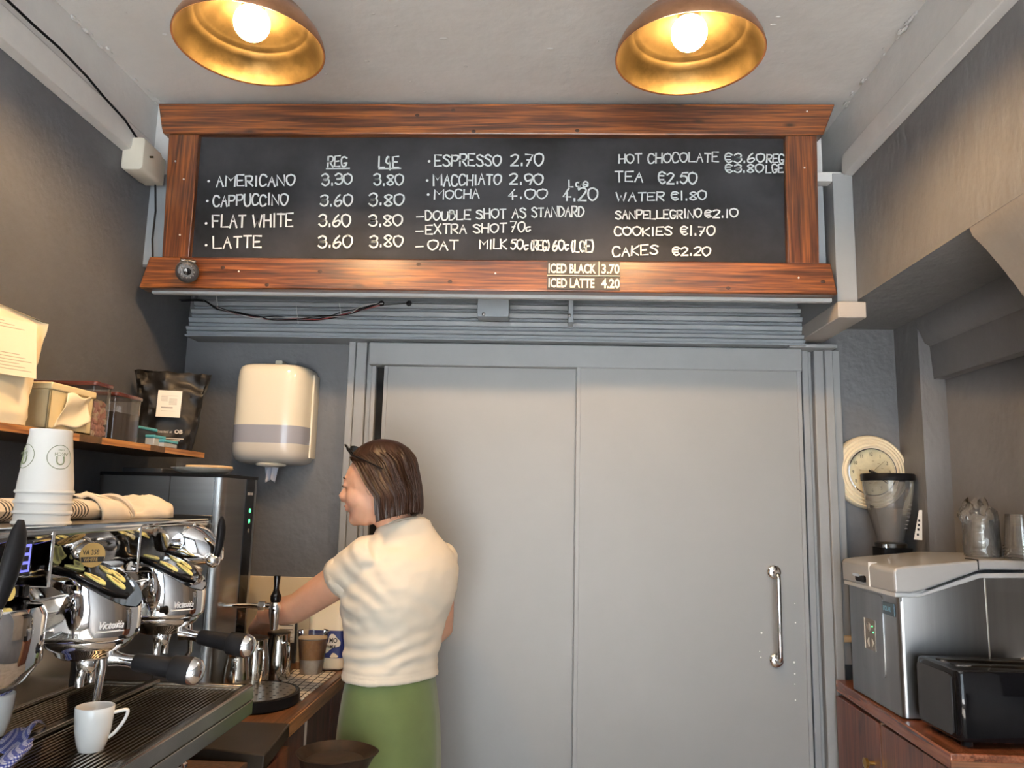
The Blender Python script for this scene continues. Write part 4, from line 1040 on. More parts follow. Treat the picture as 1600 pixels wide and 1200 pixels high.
def blob(cx_, cz_, rx, rz, face, name, mt):
    m = MB(); n = 20; pts = []
    for k in range(n):
        a = 2 * pi * k / n; w = 1 + .2 * sin(a * 3 + cx_ * 90)
        u = cx_ + rx * cos(a) * w; z = cz_ + rz * sin(a) * w
        pts.append((jx + u, jy - .0614, CZL + z) if face == 0 else (jx + .0614, jy + u, CZL + z))
    m.loft([pts], True, True, False); m.build(name, mt, lb)
for a in ((.0, .068, .022, .012, 0), (-.035, .048, .014, .008, 0), (.03, .047, .012, .007, 0), (-.03, .085, .009, .008, 0)): blob(*a, 'cow_patch', MILK)
blob(.026, .088, .020, .021, 0, 'emblem', mat('emblem_white', (.72, .68, .6), .5))
for s, dz in (('MO', .088), ('MLK', .072)):
    text_mesh(s, .020 if s == 'MO' else .012, INK, 'lettering', lb, frame_mw((jx + .026, jy - .0622, CZL + dz - .002), (1, 0, 0), (0, 0, 1)), sx=.8, depth=.0002, align='CENTER', bold=.0005)
m = MB(); m.tube(catmull([Vector(p) for p in ((jx + .02, jy - .02, CZL + .26), (jx + .045, jy - .035, CZL + .25), (jx + .055, jy - .045, CZL + .21), (jx + .056, jy - .047, CZL + .16))]), .009, 10); m.build('handle', MILK, t)
m = MB(); m.lathe([(.024, .278), (.025, .296), (.022, .299), (.0005, .299)], (jx, jy, CZL), 24); m.build('cap', mat('cap_blue', (.03, .07, .3), .4), t)

# small notice with instructions
a = at_y(427, 968, 2.56); b = at_y(459, 1004, 2.56)
t = thing('notice_card', (a.x, 2.57, b.z), 'small white instruction card with a black border by the boiler', 'notice')
a.z += .01; bz = CZL + .002
MB().box(a.x - .006, b.x + .006, 2.562, 2.566, bz, a.z + .004).build('backing', INK, t)
cd = MB().box(a.x, b.x, 2.560, 2.562, b.z, a.z).build('sheet', PAPERW, t)
for k in range(3):
    z = a.z - (a.z - b.z) * (.16 + .30 * k)
    for q in range(3):
        MB().box(a.x + .022, b.x - .006 - .006 * (q % 2), 2.5592, 2.5602, z - .004 - q * .0055, z - .002 - q * .0055).build('print_line', INK, cd)
    MB().lathe([(.0001, 0), (.0035, 0)], (a.x + .012, 2.5595, z - .008), 10, 'y').build('print_dot', INK, cd)

# knock-out bin on the floor by the counter end
kx, ky, kz = -.462, 1.845, .90
t = thing('waste_bin', (kx, ky, 0), 'round dark brown bin with a flared lip in front of the woman', 'bin')
RUST = mat('rusty_brown', (.012, .008, .006), .5, 0, spec=.2, var=.6, vscale=26, col2=(.034, .019, .011), bump=.4, bscale=60)
prof = [(.070, 0), (.072, .01), (.070, .5), (.066, kz - .12), (.068, kz - .05), (.078, kz - .012), (.088, kz), (.085, kz + .001), (.072, kz - .010), (.064, kz - .022)]
m = MB()
rings = []
for r, h in prof:
    rings.append([(kx + r * cos(a) * (1 + (.14 * max(0, cos(a - .2)) ** 6 if h > kz - .02 else 0)), ky + r * sin(a), h) for a in [2 * pi * k / 48 for k in range(48)]])
m.loft(rings, True, True, False); m.build('drum', RUST, t)
m = MB(); m.lathe([(.066, kz - .018), (.03, kz - .013), (.0005, kz - .012)], (kx, ky, 0), 40); m.build('top_pad', mat('pad_dark', (.014, .009, .007), .5, spec=.2, var=.5, vscale=30, col2=(.036, .022, .014)), t)
m = MB()
for k in range(14):
    a = -.6 + k * .07; m.tube([(kx + .075 * cos(a), ky + .075 * sin(a), kz - .05), (kx + .085 * cos(a), ky + .085 * sin(a), kz - .043 - .01 * (k % 3)), (kx + .098 * cos(a), ky + .098 * sin(a), kz - .04 - .012 * (k % 4))], [.0014, .0011, .0003], 5)
o = m.build('bristles', INK, t); o['kind'] = 'stuff'
# ================================================================== wall shelf and what stands on it
SZ, SXF = 1.600, -1.050
sh = thing('wall_shelf', (XL, 1.6, 1.585), 'wooden wall shelf with an orange plywood edge above the machine', 'shelf')
MB().box(XL, SXF, .70, 2.352, 1.584, SZ).build('board', mat('shelf_dark', (.06, .035, .02), .5), sh)
PLY = wood('plywood_edge', (.20, .07, .018), (.44, .19, .05), (.62, .32, .10), 'y', .45, 1.5)
for y0, y1, d in ((.70, 1.70, 0), (1.70, 1.79, 1), (1.79, 2.02, 0), (2.02, 2.10, 1), (2.10, 2.352, 0)):
    MB().box(SXF, SXF + .002, y0, y1, 1.584, SZ).build('edge', PLY if not d else mat('edge_worn', (.10, .055, .025), .6, var=.4, vscale=30), sh)
MB().box(XL, XL + .02, 1.45, 2.20, SZ, 1.70).build('back_rail', wood('red_rail', (.06, .014, .007), (.14, .030, .014), (.20, .05, .022), 'y', .35), sh, bevel=.003)
MB().lathe([(.0001, .004), (.006, .003), (.007, 0)], (XL + .02, 2.13, 1.672), 12, 'x').build('rail_screw', TRIMW, sh)

# paper bags
BAG = mat('cream_bag_paper', (.68, .58, .40), .65, bump=.35, bscale=14, bdist=.006)
def pouch(name, c0, wdir, ndir, w0, w1, d, h, mt, z0, crumple=.01, top_d=.004, seed=0, parent=None, sag=0.0):
    """stand-up bag: wide at the base, flat and wavy at the top seam"""
    wd = Vector(wdir).normalized(); nd = Vector(ndir).normalized(); m = MB(); rings = []; N = 44; H = 26
    for i in range(H + 1):
        v = i / H; w = w0 + (w1 - w0) * v ** 1.3; dd = d * (1 - v) ** .55 * (1 - .12 * v) + top_d
        if v < .06: w *= .97; dd *= .92
        ring = []
        for k in range(N):
            a = 2 * pi * k / N; e = .55 + .45 * v
            cx = abs(cos(a)) ** e * (1 if cos(a) >= 0 else -1); sy_ = abs(sin(a)) ** e * (1 if sin(a) >= 0 else -1)
            nz = noise.noise(Vector((cx * 2.2 + seed, v * 5, sy_ * 2.2))) * crumple * (.4 + v) + noise.noise(Vector((cx * 6 + seed, v * 13, sy_ * 5))) * crumple * .45
            p = Vector(c0) + wd * (cx * w * .5 * (1 + .02 * sin(v * 9 + seed))) + nd * (sy_ * dd * .5 + nz)
            p.z = z0 + v * h + (sag * cx * v * h) + (noise.noise(Vector((cx * 4, seed, 1))) * .006 if v > .9 else 0)
            ring.append(p)
        rings.append(ring)
    m.loft(rings, True, True, True)
    return m.build(name, mt, parent)
r1 = at_x(41, 674, -1.09); r2 = at_x(74, 516, -1.07)
t = thing('paper_bag', (-1.13, r1.y - .135, SZ), 'large cream paper bag with a printed label on the shelf', 'bag', 'cream bags on the shelf')
wd = (.42, .90, 0); nd = (.90, -.42, 0)
cb = (-1.115, r1.y - .135, 0)
pouch('bag', cb, wd, nd, .20, .265, .085, .245, BAG, SZ + .001, .010, seed=2, parent=t, sag=-.10)
# printed label
lo = Vector(cb) + Vector(nd) * .050 - Vector(wd) * .035; lo.z = SZ + .095
mwL = frame_mw(lo, wd, (-.16, .075, 1))
pl = MB(mwL).box(0, .125, 0, .118, .000, .0012).build('label', mat('label_cream', (.70, .61, .44), .6), t)
m = MB(mwL)
for k in range(6): m.box(.006, .115 - (k % 3) * .012, .012 + k * .0065, .0135 + k * .0065, .0012, .0016)
for k in range(3): m.box(.012, .10 - k * .02, .098 + k * .006, .0995 + k * .006, .0012, .0016)
m.build('print', mat('faint_print', (.42, .36, .26), .8), pl)['kind'] = 'stuff'
e = at_x(6, 530, -1.02)
t = thing('paper_bag', (-1.085, e.y - .19, SZ), 'cream paper bag cut off by the left picture edge', 'bag', 'cream bags on the shelf')
pouch('bag', (-1.085, e.y - .19, 0), (.1, .99, 0), (.98, -.2, 0), .13, .15, .08, .34, BAG, SZ + .001, .008, seed=9, parent=t)

# cream box with a plastic bag over its side
y0, y1 = at_x(68, 690, -1.065).y, at_x(138, 690, -1.065).y
t = thing('storage_box', (-1.11, (y0 + y1) / 2, SZ), 'cream wooden storage box with a plastic bag hanging out', 'box')
CRB = mat('cream_box', (.66, .56, .34), .5, var=.06, vscale=8)
bx = MB(); h = .088
bx.box(-1.16, -1.062, y0, y0 + .006, SZ + .001, SZ + h); bx.box(-1.16, -1.062, y1 - .006, y1, SZ + .001, SZ + h)
bx.box(-1.16, -1.154, y0, y1, SZ + .001, SZ + h); bx.box(-1.068, -1.062, y0, y1, SZ + .001, SZ + h); bx.box(-1.16, -1.062, y0, y1, SZ + .001, SZ + .008)
bx.build('body', CRB, t, bevel=.002)
m = MB(); m.box(-1.163, -1.058, y0 - .003, y1 + .003, SZ + h, SZ + h + .016); m.build('lid', CRB, t, bevel=.003)
def plas(u, v):
    return (-1.060 + .005 * sin(v * 5 + u * 3) + .004, y0 + .05 + u * .09 - .03 * v * (1 - u), SZ + h - .002 - v * (.080 - .02 * u) + .004 * sin(u * 8))
m = MB(); m.grid(plas, 20, 14); m.build('plastic_bag', mat('bag_film', (.80, .73, .56), .4), t, solid=.0008)

# clear containers with brown lids
LIDB = mat('brown_lid', (.09, .022, .016), .25, coat=.4)
CLEAR = glass('clear_container', (.95, .92, .90), .04, .05)
def container(px0, px1, xw, h, label, xf=-1.066):
    y0, y1 = at_x(px0, 690, xf).y, at_x(px1, 690, xf).y
    t = thing('food_container', (xf - xw / 2, (y0 + y1) / 2, SZ), label, 'container', 'clear containers on the shelf')
    m = MB(); m.rbox(xf - xw, xf, y0, y1, SZ + .001, SZ + h, r=.008, n=3); m.build('jar', CLEAR, t)
    m = MB(); m.rbox(xf - xw - .003, xf + .003, y0 - .003, y1 + .003, SZ + h, SZ + h + .011, r=.009, n=3, r2=.003); m.build('lid', LIDB, t)
    return t, xf - xw, xf, y0, y1
t, a0, a1, b0, b1 = container(141, 168, .165, .122, 'clear container of pink marshmallows with a brown lid')
mr = random.Random(4); PINK = mat('marshmallow_pink', (.62, .36, .34), .7); CRM = mat('marshmallow_white', (.72, .60, .50), .7)
cnt = 0
for z in range(6):
    for y in range(7):
        for x in range(2):
            if z == 5 and mr.random() < .5: continue
            c = (a1 - .010 - x * .015 - mr.uniform(0, .003), b0 + .011 + y * (b1 - b0 - .022) / 6 + mr.uniform(-.003, .003), SZ + .011 + z * .014 + mr.uniform(-.003, .003))
            if x == 0:
                R = Matrix.Translation(c) @ Matrix.Rotation(mr.uniform(0, 3), 4, (mr.random(), mr.random(), mr.random()))
                MB(R).lathe([(.0005, -.007), (.0062, -.0065), (.0072, -.004), (.0072, .004), (.0062, .0065), (.0005, .007)], (0, 0, 0), 10).build('marshmallow', PINK if mr.random() < .7 else CRM, t)
m = MB(); m.box(a0 + .01, a1 - .03, b0 + .004, b1 - .004, SZ + .004, SZ + .06); m.build('marshmallow_fill', PINK, t)
t, a0, a1, b0, b1 = container(176, 216, .085, .110, 'clear container of dark chocolate powder with a brown lid')
m = MB(); m.rbox(a0 + .003, a1 - .003, b0 + .003, b1 - .003, SZ + .003, SZ + .072, r=.006); m.build('powder', mat('cocoa', (.025, .013, .008), .8, var=.4, vscale=40), t)

# small boxes with turquoise lids
TQ = mat('turquoise_lid', (.08, .36, .45), .4); DK = mat('dark_tub', (.015, .015, .018), .4); CLT = mat('pale_tub', (.42, .45, .47), .3)
for (px0, px1, xf, z0, hh, mt, lab) in ((206, 244, -1.10, 0, .045, DK, 'back small tub with a turquoise lid beside the black bag'), (240, 258, -1.075, 0, .024, CLT, 'middle small tub with a turquoise lid in front of the black bag'),
                                    (256, 278, -1.060, 0, .014, CLT, 'front low tub with a turquoise lid in front of the black bag')):
    y0, y1 = at_x(px0, 690, xf).y, at_x(px1, 690, xf).y
    t = thing('small_tub', (xf - .02, (y0 + y1) / 2, SZ), lab, 'tub', 'turquoise lidded tubs')
    MB().box(xf - .04, xf, y0 + .002, y1 - .002, SZ + z0 + .001, SZ + z0 + hh).build('base', mt, t, bevel=.002)
    MB().box(xf - .042, xf + .002, y0, y1, SZ + z0 + hh, SZ + z0 + hh + .008).build('lid', TQ, t, bevel=.002)

# black coffee bag
bc_ = Vector((-1.125, 2.262, 0)); wd = Vector((.93, .30, 0)).normalized(); nd = Vector((.30, -.93, 0)).normalized()
t = thing('coffee_bag', (bc_.x, bc_.y, SZ), 'crumpled black coffee bag with a white sticker at the shelf end', 'bag')
BBAG = mat('black_foil_bag', (.009, .008, .0075), .40, spec=.3, bump=.3, bscale=18, bdist=.006)
pouch('bag', bc_, wd, nd, .148, .215, .085, .235, BBAG, SZ + .001, .016, seed=5, parent=t)
def on_bag(u, z, off=.0): p = bc_ + wd * u + nd * (.0425 * (1 - (z / .235)) ** .55 + .012 + off); p.z = SZ + z; return p
mw = frame_mw(on_bag(-.030, .095, .004), wd, (-.030, .092, 1))
st = MB(mw).box(0, .066, 0, .080, 0, .0012).build('sticker', PAPERW, t)
m = MB(mw)
for k in range(4): m.box(.010, .028, .048 + k * .004, .0492 + k * .004, .0012, .0016)
m.box(.010, .056, .064, .0645, .0012, .0016)
for k in range(5): m.box(.032, .054, .038 + k * .004, .0392 + k * .004, .0012, .0016)
m.box(.012, .044, .0265, .030, .0012, .0016); m.box(.012, .052, .018, .0186, .0012, .0016)
m.build('print', GREYINK, st)['kind'] = 'stuff'
mwt = frame_mw(on_bag(-.022, .048, .008), wd, (-.04, .12, 1))
text_mesh('Roasted at', .0115, mat('bag_print', (.55, .50, .44), .6), 'lettering', t, mwt, sx=.85, depth=.0002)
text_mesh('OB', .016, mat('bag_print', (.55, .50, .44), .6), 'lettering', t, mwt @ Matrix.Translation((.048, -.001, 0)), sx=1.0, depth=.0002, bold=.0006)
MB(mwt).box(.014, .075, -.018, -.0155, 0, .0006).build('print_line', mat('bag_print', (.55, .50, .44), .6), t)
MB(mwt).box(.02, .065, -.0235, -.0215, 0, .0006).build('print_line', mat('bag_print', (.55, .50, .44), .6), t)

# on top of the boiler
bt = bz1 + .009
px_, py_ = -.955, 2.14
t = thing('serving_plate', (px_, py_, bt), 'white oval plate on top of the boiler', 'plate')
m = MB(); m.lathe([(.0005, .002), (.045, .001), (.052, .003), (.070, .0085), (.0805, .0165), (.0815, .018), (.080, .0182), (.068, .0115), (.05, .006), (.0005, .005)], (px_, py_, bt), 48, sx=1, sy=1.1); m.build('dish', mat('plate_white', (.76, .70, .60), .3), t)
m = MB(); m.rbox(-.990, -.885, 2.10, 2.19, bt + .0185, bt + .0255, r=.012, axis='z'); tag(m.build('wooden_paddle', mat('pale_wood', (.58, .42, .24), .6), bevel=.002), 'flat pale wooden board resting on the white plate', 'board')
m = MB(); m.rbox(-1.16, -1.045, 2.09, 2.22, bt, bt + .014, r=.006, axis='z'); tag(m.build('black_case', mat('dull_black', (.03, .03, .032), .5), bevel=.002), 'flat black case lying beside the plate on the boiler', 'case')

# ================================================================== right side
CZR = .95
t = thing('right_cabinet', (1.08, 2.2, 0), 'red-brown cabinet with two doors along the right wall', 'cabinet')
RX = .915
RW = wood('mahogany', (.05, .014, .007), (.125, .038, .018), (.19, .062, .030), 'z', .32, 1.0)
MB().box(RX + .022, XN - .004, 1.852, 2.43, .02, .915).build('body', RW, t)
MB().box(RX + .022, XP - .004, 2.43, YB - .055, .02, .915).build('body_end', RW, t)
for y0, y1 in ((1.856, 2.222), (2.232, YB - .06)):
    MB().box(RX + .004, RX + .021, y0, y1, .10, .905).build('door', RW, t, bevel=.002)
MB().box(RX + .008, RX + .020, 2.223, 2.231, .10, .908).build('pale_edge', mat('pale_wood_edge', (.52, .34, .2), .5), t)
k = MB().lathe([(.006, 0), (.006, -.014), (.013, -.018), (.014, -.026), (.0005, -.030)], (RX + .004, 2.275, .79), 16, 'x').build('knob', mat('brass_knob', (.5, .32, .1), .3, 1.0), t)
MB().box(RX + .03, XN - .01, 1.838, 1.852, .05, .905).build('end_panel', wood('edge_wood_x', (.12, .05, .018), (.22, .10, .038), (.30, .14, .055), 'x', .4, 1.5), t)
m = MB(); m.prism([(RX - .012, 1.828), (XN - .003, 1.828), (XN - .003, 2.434), (XP - .003, 2.434), (XP - .003, YB - .052), (RX + .008, YB - .052)], .915, CZR)
o = tag(m.build('worktop', wood('mahogany_top', (.06, .018, .008), (.16, .05, .022), (.24, .085, .04), 'y', .25), bevel=.003), 'red-brown worktop under the ice machine and toaster', 'worktop')
MB().box(RX - .012, XN - .004, 1.8255, 1.8285, .918, .934).build('edge_line', wood('edge_wood_x2', (.06, .02, .008), (.14, .05, .02), (.20, .08, .03), 'x', .4, 1.5), o)

# ice machine
im = thing('ice_machine', (1.08, 2.27, CZR), 'brushed steel countertop ice machine with a grey lid', 'ice machine')
ia, ib, i0, i1 = .925, 1.29, 2.095, 2.425
m = MB(); m.rbox(ia, ib, i0, i1, CZR + .004, 1.272, r=.014, n=4); m.build('body', STEEL, im)
m = MB(); m.prism([(ia + .004, 1.24), (ib - .004, 1.24), (ib - .004, 1.316), (1.135, 1.312), (ia + .055, 1.262), (ia + .004, 1.262)], i0 + .0005, i1 - .002, 'y'); m.build('upper_side', STEEL, im)
LIDG = mat('silver_plastic', (.40, .405, .41), .28, .2)
SIL = mat('silver_lid_lit', (.60, .61, .62), .3, .3)  # paler than the lid: window light on its side put into the colour
lp = [(ia - .010, 1.262), (ia - .012, 1.318), (ia - .004, 1.326), (ia + .02, 1.331), (1.135, 1.352), (1.15, 1.353), (ib + .008, 1.354), (ib + .008, 1.330), (1.15, 1.328), (1.13, 1.325), (ia + .06, 1.270), (ia + .03, 1.262)]
m = MB(); m.prism(lp, i0 - .010, i1 + .01, 'y'); ld = m.build('lid', LIDG, im, bevel=.006, seg=3)
m = MB(); m.prism([(ia - .009, 1.252), (ia - .009, 1.263), (ia + .06, 1.264), (1.13, 1.318), (ib + .006, 1.324), (ib + .006, 1.310), (1.135, 1.306), (ia + .055, 1.253)], i0 - .005, i1 + .005, 'y'); m.build('lid_rim', SIL, im, bevel=.002)
MB().box(1.128, 1.131, i0 - .0105, i0 + .05, 1.327, 1.3535).build('hinge_line', BLACKP, im)
MB().box(ia - .0135, ia + .01, 2.235, 2.238, 1.264, 1.33).build('lid_line', mat('lid_gap', (.75, .75, .73), .3), im)
MB().rbox(ia - .016, ia - .006, 2.262, 2.325, 1.272, 1.290, r=.006, axis='x').build('grip_recess', BLACKP, im)
MB().rbox(ia - .020, ia - .010, 2.285, 2.335, 1.285, 1.293, r=.003, axis='x').build('grip', CHROME, im)
pn = MB().rbox(ia - .003, ia + .002, 2.185, 2.330, 1.03, 1.245, r=.012, axis='x').build('front_panel', STEEL, im)
pan = MB().box(ia - .0055, ia - .002, 2.232, 2.300, 1.09, 1.172).build('control_panel', mat('panel_grey', (.16, .15, .14), .3), im)
MB().box(ia - .0065, ia - .005, 2.296, 2.302, 1.09, 1.172).build('panel_edge', mat('panel_white', (.75, .74, .7), .4), pan)
MB().lathe([(.012, -.002), (.013, 0), (.0001, -.0022)], (ia - .005, 2.272, 1.150), 18, 'x').build('power_button', mat('button_grey', (.32, .31, .30), .35), pan)
for yv, zv in ((2.247, 1.155), (2.240, 1.140)): MB().sphere((ia - .006, yv, zv), .0022, 8, 5).build('indicator_light', LED, pan)
for s in (-1, 1):
    yv = 2.262 + s * .013; m = MB(); m.prism([(yv - s * .003, 1.098), (yv - s * .003, 1.122), (yv + s * .011, 1.110)], ia - .0068, ia - .005, 'x'); m.build('arrow_button', mat('arrow_silver', (.55, .54, .50), .35), pan)
bdg = MB().box(ia - .004, ia - .001, 2.112, 2.178, 1.200, 1.232).build('brand_plate', mat('plate_blue_grey', (.045, .075, .10), .35), im)
text_mesh('POLAR', .017, mat('polar_blue', (.16, .33, .45), .4), 'lettering', bdg, frame_mw((ia - .0045, 2.174, 1.210), (0, -1, 0), (0, 0, 1)), sx=.85, depth=.0004, bold=.0004)
MB().box(1.1475, 1.1505, i0 - .0015, i0 + .002, CZR + .01, 1.306).build('side_seam', mat('seam_white', (.8, .78, .7), .3, .8), im)
MB().sphere((ia + .075, i0 - .0005, 1.02), .003, 8, 5).build('screw', CHROME, im)
for x in (ia + .03, ib - .03):
    for y in (i0 + .03, i1 - .03): MB().lathe([(.012, 0), (.012, .006)], (x, y, CZR), 12, cap0=True, cap1=True).build('foot', RUBBER, im)

# toaster in front of it
TA, TY, TH = .945, 1.862, .168
ts = thing('toaster', (1.09, 1.94, CZR), 'glossy black two slot toaster in front of the ice machine', 'toaster')
rotm = Matrix.Translation((TA, TY, CZR)) @ Matrix.Rotation(radians(2), 4, 'Z')
m = MB(rotm); m.rbox(0, .30, 0, .185, .012, TH, r=.018, n=5, axis='z', r2=.008); m.build('body', BLACKG, ts)
m = MB(rotm); m.rbox(-.004, .0005, .022, .170, .022, TH - .012, r=.010, axis='x'); m.build('end_cap', mat('black_satin', (.018, .018, .019), .22), ts)
for y in (.055, .118):
    m = MB(rotm); m.box(.03, .265, y, y + .026, TH - .001, TH + .0015); sl = m.build('slot', mat('slot_black', (.002, .002, .002), .5), ts)
    m = MB(rotm); m.box(.028, .267, y - .003, y, TH - .001, TH + .003); m.build('slot_rim', CHROME, sl)
m = MB(rotm)
for i in range(9):
    for j in range(3): m.sphere((.255 + i * .0048, .155 + j * .006, TH + .001), .0022, 6, 4)
o = m.build('vent_dots', mat('vent_grey', (.5, .48, .45), .4), ts); o['kind'] = 'stuff'
for x, y in ((.03, .03), (.27, .03), (.03, .155), (.27, .155)):
    p = rotm @ Vector((x, y, 0)); MB().lathe([(.012, 0), (.012, .014)], p, 12, cap0=True, cap1=True).build('foot', RUBBER, ts)

# coffee grinder whose hopper shows above the ice machine
gx, gy = 1.098, 2.515
g = thing('coffee_grinder', (gx, gy, CZR), 'clear bean hopper with a black lid behind the ice machine', 'grinder')
MB().rbox(gx - .05, gx + .05, gy - .05, gy + .03, CZR, 1.36, r=.015).build('body', BLACKP, g)
MB().lathe([(.046, 1.36), (.047, 1.372), (.040, 1.376)], (gx, gy, 0), 28, cap1=True).build('collar', DARKSTEEL, g)
MB().lathe([(.038, 1.376), (.042, 1.392), (.052, 1.43), (.062, 1.47), (.070, 1.51), (.0745, 1.545), (.0765, 1.572)], (gx, gy, 0), 44).build('hopper', glass('smoky_plastic', (.78, .74, .70), .13, .10), g)
MB().lathe([(.036, 1.378), (.048, 1.43), (.060, 1.48)], (gx, gy, 0), 40).build('inner_cone', glass('smoky_inner', (.85, .80, .74), .08, .2), g)
MB().lathe([(.0765, 1.566), (.079, 1.568), (.0795, 1.586), (.077, 1.589), (.0005, 1.590)], (gx, gy, 0), 44).build('lid', BLACKP, g)
for k in range(7):
    a = radians(-52); n = Vector((cos(a), sin(a), 0)); rg = Vector((-sin(a), cos(a), 0)); z = 1.42 + k * .012; rad = .050 + (z - 1.42) * .25
    c = Vector((gx, gy, z)) + n * (rad + .001); MB().tube([c - rg * .007, c + rg * .007], .0012, 4).build('scale_mark', mat('scale_pale', (.45, .42, .40), .6), g)
MB().lathe([(.010, 1.360), (.010, 1.370), (.0005, 1.371)], (gx - .035, gy - .045, 0), 14).build('catch', CHROME, g)

# paper tag on the wall corner
a = at_y(1426, 866, 2.43); t = thing('paper_tag', a, 'narrow white paper tag with black marks behind the hopper', 'tag')
pts = [at_y(px, py, 2.425) for px, py in ((1428, 843), (1441, 844), (1441, 797), (1436, 797))]
tg = MB().add([tuple(p) for p in pts] + [(p.x, p.y + .001, p.z) for p in pts], [(0, 1, 2, 3), (7, 6, 5, 4), (0, 4, 5, 1), (1, 5, 6, 2), (2, 6, 7, 3), (3, 7, 4, 0)], False).build('sheet', PAPERW, t)
for px, py in ((1436, 813), (1435.5, 820), (1435, 827), (1434, 835)):
    c = at_y(px, py, 2.4245); MB().box(c.x - .003, c.x + .003, c.y - .0006, c.y, c.z - .004, c.z + .003).build('mark', INK, tg)

# stacks of clear cups, one in a plastic sleeve
CUPM = glass('clear_cup', (.97, .96, .94), .07, .04)
def clear_stack(x, y, z, n, lab0, r0=.030, r1=.040, h=.09, dz=.008):
    for k in range(n):
        c = thing('plastic_cup', (x, y, z + k * dz), lab0 % ('lowest' if k == 0 else 'topmost' if k == n - 1 else ('second', 'third', 'fourth', 'fifth', 'sixth')[k - 1] + ' from below'), 'plastic cup', 'clear plastic cups on the ice machine')
        b = z + k * dz
        m = MB(); m.lathe([(r1 + .002, 0), (r1 + .003, .0022), (r1 + .001, .0044), (r1 - .001, .005), (r0, h), (r0 - .002, h + .001), (.0005, h + .001)], (x, y, b), 32); m.build('wall', CUPM, c)
zc = 1.3545
clear_stack(1.262, 2.115, zc, 5, '%s clear plastic cup of the bare stack at the right edge', .034, .041, .085)
clear_stack(1.205, 2.200, zc, 4, '%s clear plastic cup inside the plastic sleeve', .031, .038, .075)
t = thing('plastic_sleeve', (1.205, 2.2, zc), 'crinkled clear plastic sleeve around a stack of cups', 'plastic sleeve')
def sleeve(u, v):
    a = 2 * pi * u; w = max(0, v - .58) / .42
    r = .0445 * (1 - .55 * w + .25 * sin(pi * w)) * (1 + (.10 + .25 * w) * noise.noise(Vector((cos(a) * 2.5, sin(a) * 2.5, v * 6))) + .12 * w * sin(a * 5 + v * 20))
    return (1.205 + r * cos(a) - .010 * w, 2.2 + r * sin(a), zc + .0015 + v * .150 + .010 * w * sin(a * 3 + 1))
m = MB(); m.grid(sleeve, 60, 30); m.build('film', glass('crinkled_film', (.97, .95, .90), .10, .07), t)
# ================================================================== the woman at the worktop
def remeshed(mb_, voxel, smooth_it=6, smooth_f=.6, name='body'):
    """fuse overlapping closed shapes into one continuous skin"""
    me = mb_.mesh(name); o = bpy.data.objects.new(name, me); COL.objects.link(o)
    m = o.modifiers.new('fuse', 'REMESH'); m.mode = 'VOXEL'; m.voxel_size = voxel; m.use_smooth_shade = True
    s = o.modifiers.new('smooth', 'SMOOTH'); s.factor = smooth_f; s.iterations = smooth_it
    bpy.context.view_layer.update()
    out = bpy.data.meshes.new_from_object(o.evaluated_get(bpy.context.evaluated_depsgraph_get()))
    bpy.data.objects.remove(o)
    for p in out.polygons: p.use_smooth = True
    return out
def link_mesh(me, name, mt, parent):
    me.materials.clear(); me.materials.append(mt)
    o = bpy.data.objects.new(name, me); COL.objects.link(o); adopt(o, parent); return o

PB = Vector((-.400, 2.13, 0))
ps = thing('person', (PB.x, PB.y, 0), 'woman in a cream t-shirt and green skirt reaching towards the boiler', 'person')
SKIN = mat('skin', (.60, .335, .225), .5, sss=.12, var=.06, vscale=20)
SHIRT = mat('cream_shirt', (.66, .595, .49), .85, bump=.15, bscale=350, bdist=.0006, sheen=.15)
SKIRT = mat('green_skirt', (.085, .118, .036), .8, var=.08, vscale=10, bump=.2, bscale=260, bdist=.0006, sheen=.2)
HAIR = mat('brown_hair', (.022, .009, .0045), .38, var=.35, vscale=40, stretch=(1, 1, .08), spec=.4)
tf = Vector((-.80, .60, 0)); tl = Vector((-.60, -.80, 0))       # torso: forward, to her left
def body_ring(cx, cy, z, hw, hd, n=40, e=.9, tilt=0.0, front=1.0):
    out = []
    for k in range(n):
        a = 2 * pi * k / n; c, s = cos(a), sin(a)
        c = abs(c) ** e * (1 if c >= 0 else -1); s = abs(s) ** e * (1 if s >= 0 else -1)
        d = hd * (front if s > 0 else 1.0)
        p = Vector((cx, cy, z)) + tl * (hw * c) + tf * (d * s); p.z += tilt * s
        out.append(p)
    return out
# (z, centre x, centre y, half width, half depth, front bulge)
TORSO = [(1.000, -.396, 2.130, .126, .096, 1.0), (1.05, -.394, 2.130, .126, .098, 1.0), (1.10, -.391, 2.130, .129, .102, 1.05), (1.15, -.386, 2.130, .138, .108, 1.12), (1.20, -.379, 2.130, .153, .118, 1.20),
         (1.25, -.372, 2.132, .154, .120, 1.15), (1.29, -.368, 2.134, .152, .114, 1.0), (1.322, -.368, 2.136, .140, .103, .95), (1.350, -.370, 2.137, .114, .088, .9), (1.378, -.376, 2.137, .088, .072, .9), (1.402, -.383, 2.137, .068, .062, .9)]
SL = Vector((-.444, 2.052, 1.318)); EL = Vector((-.668, 2.155, 1.170)); WL = Vector((-.805, 2.290, 1.128))
SR = Vector((-.296, 2.222, 1.312)); ER = Vector((-.292, 2.320, 1.105)); WR = Vector((-.425, 2.350, 1.020))

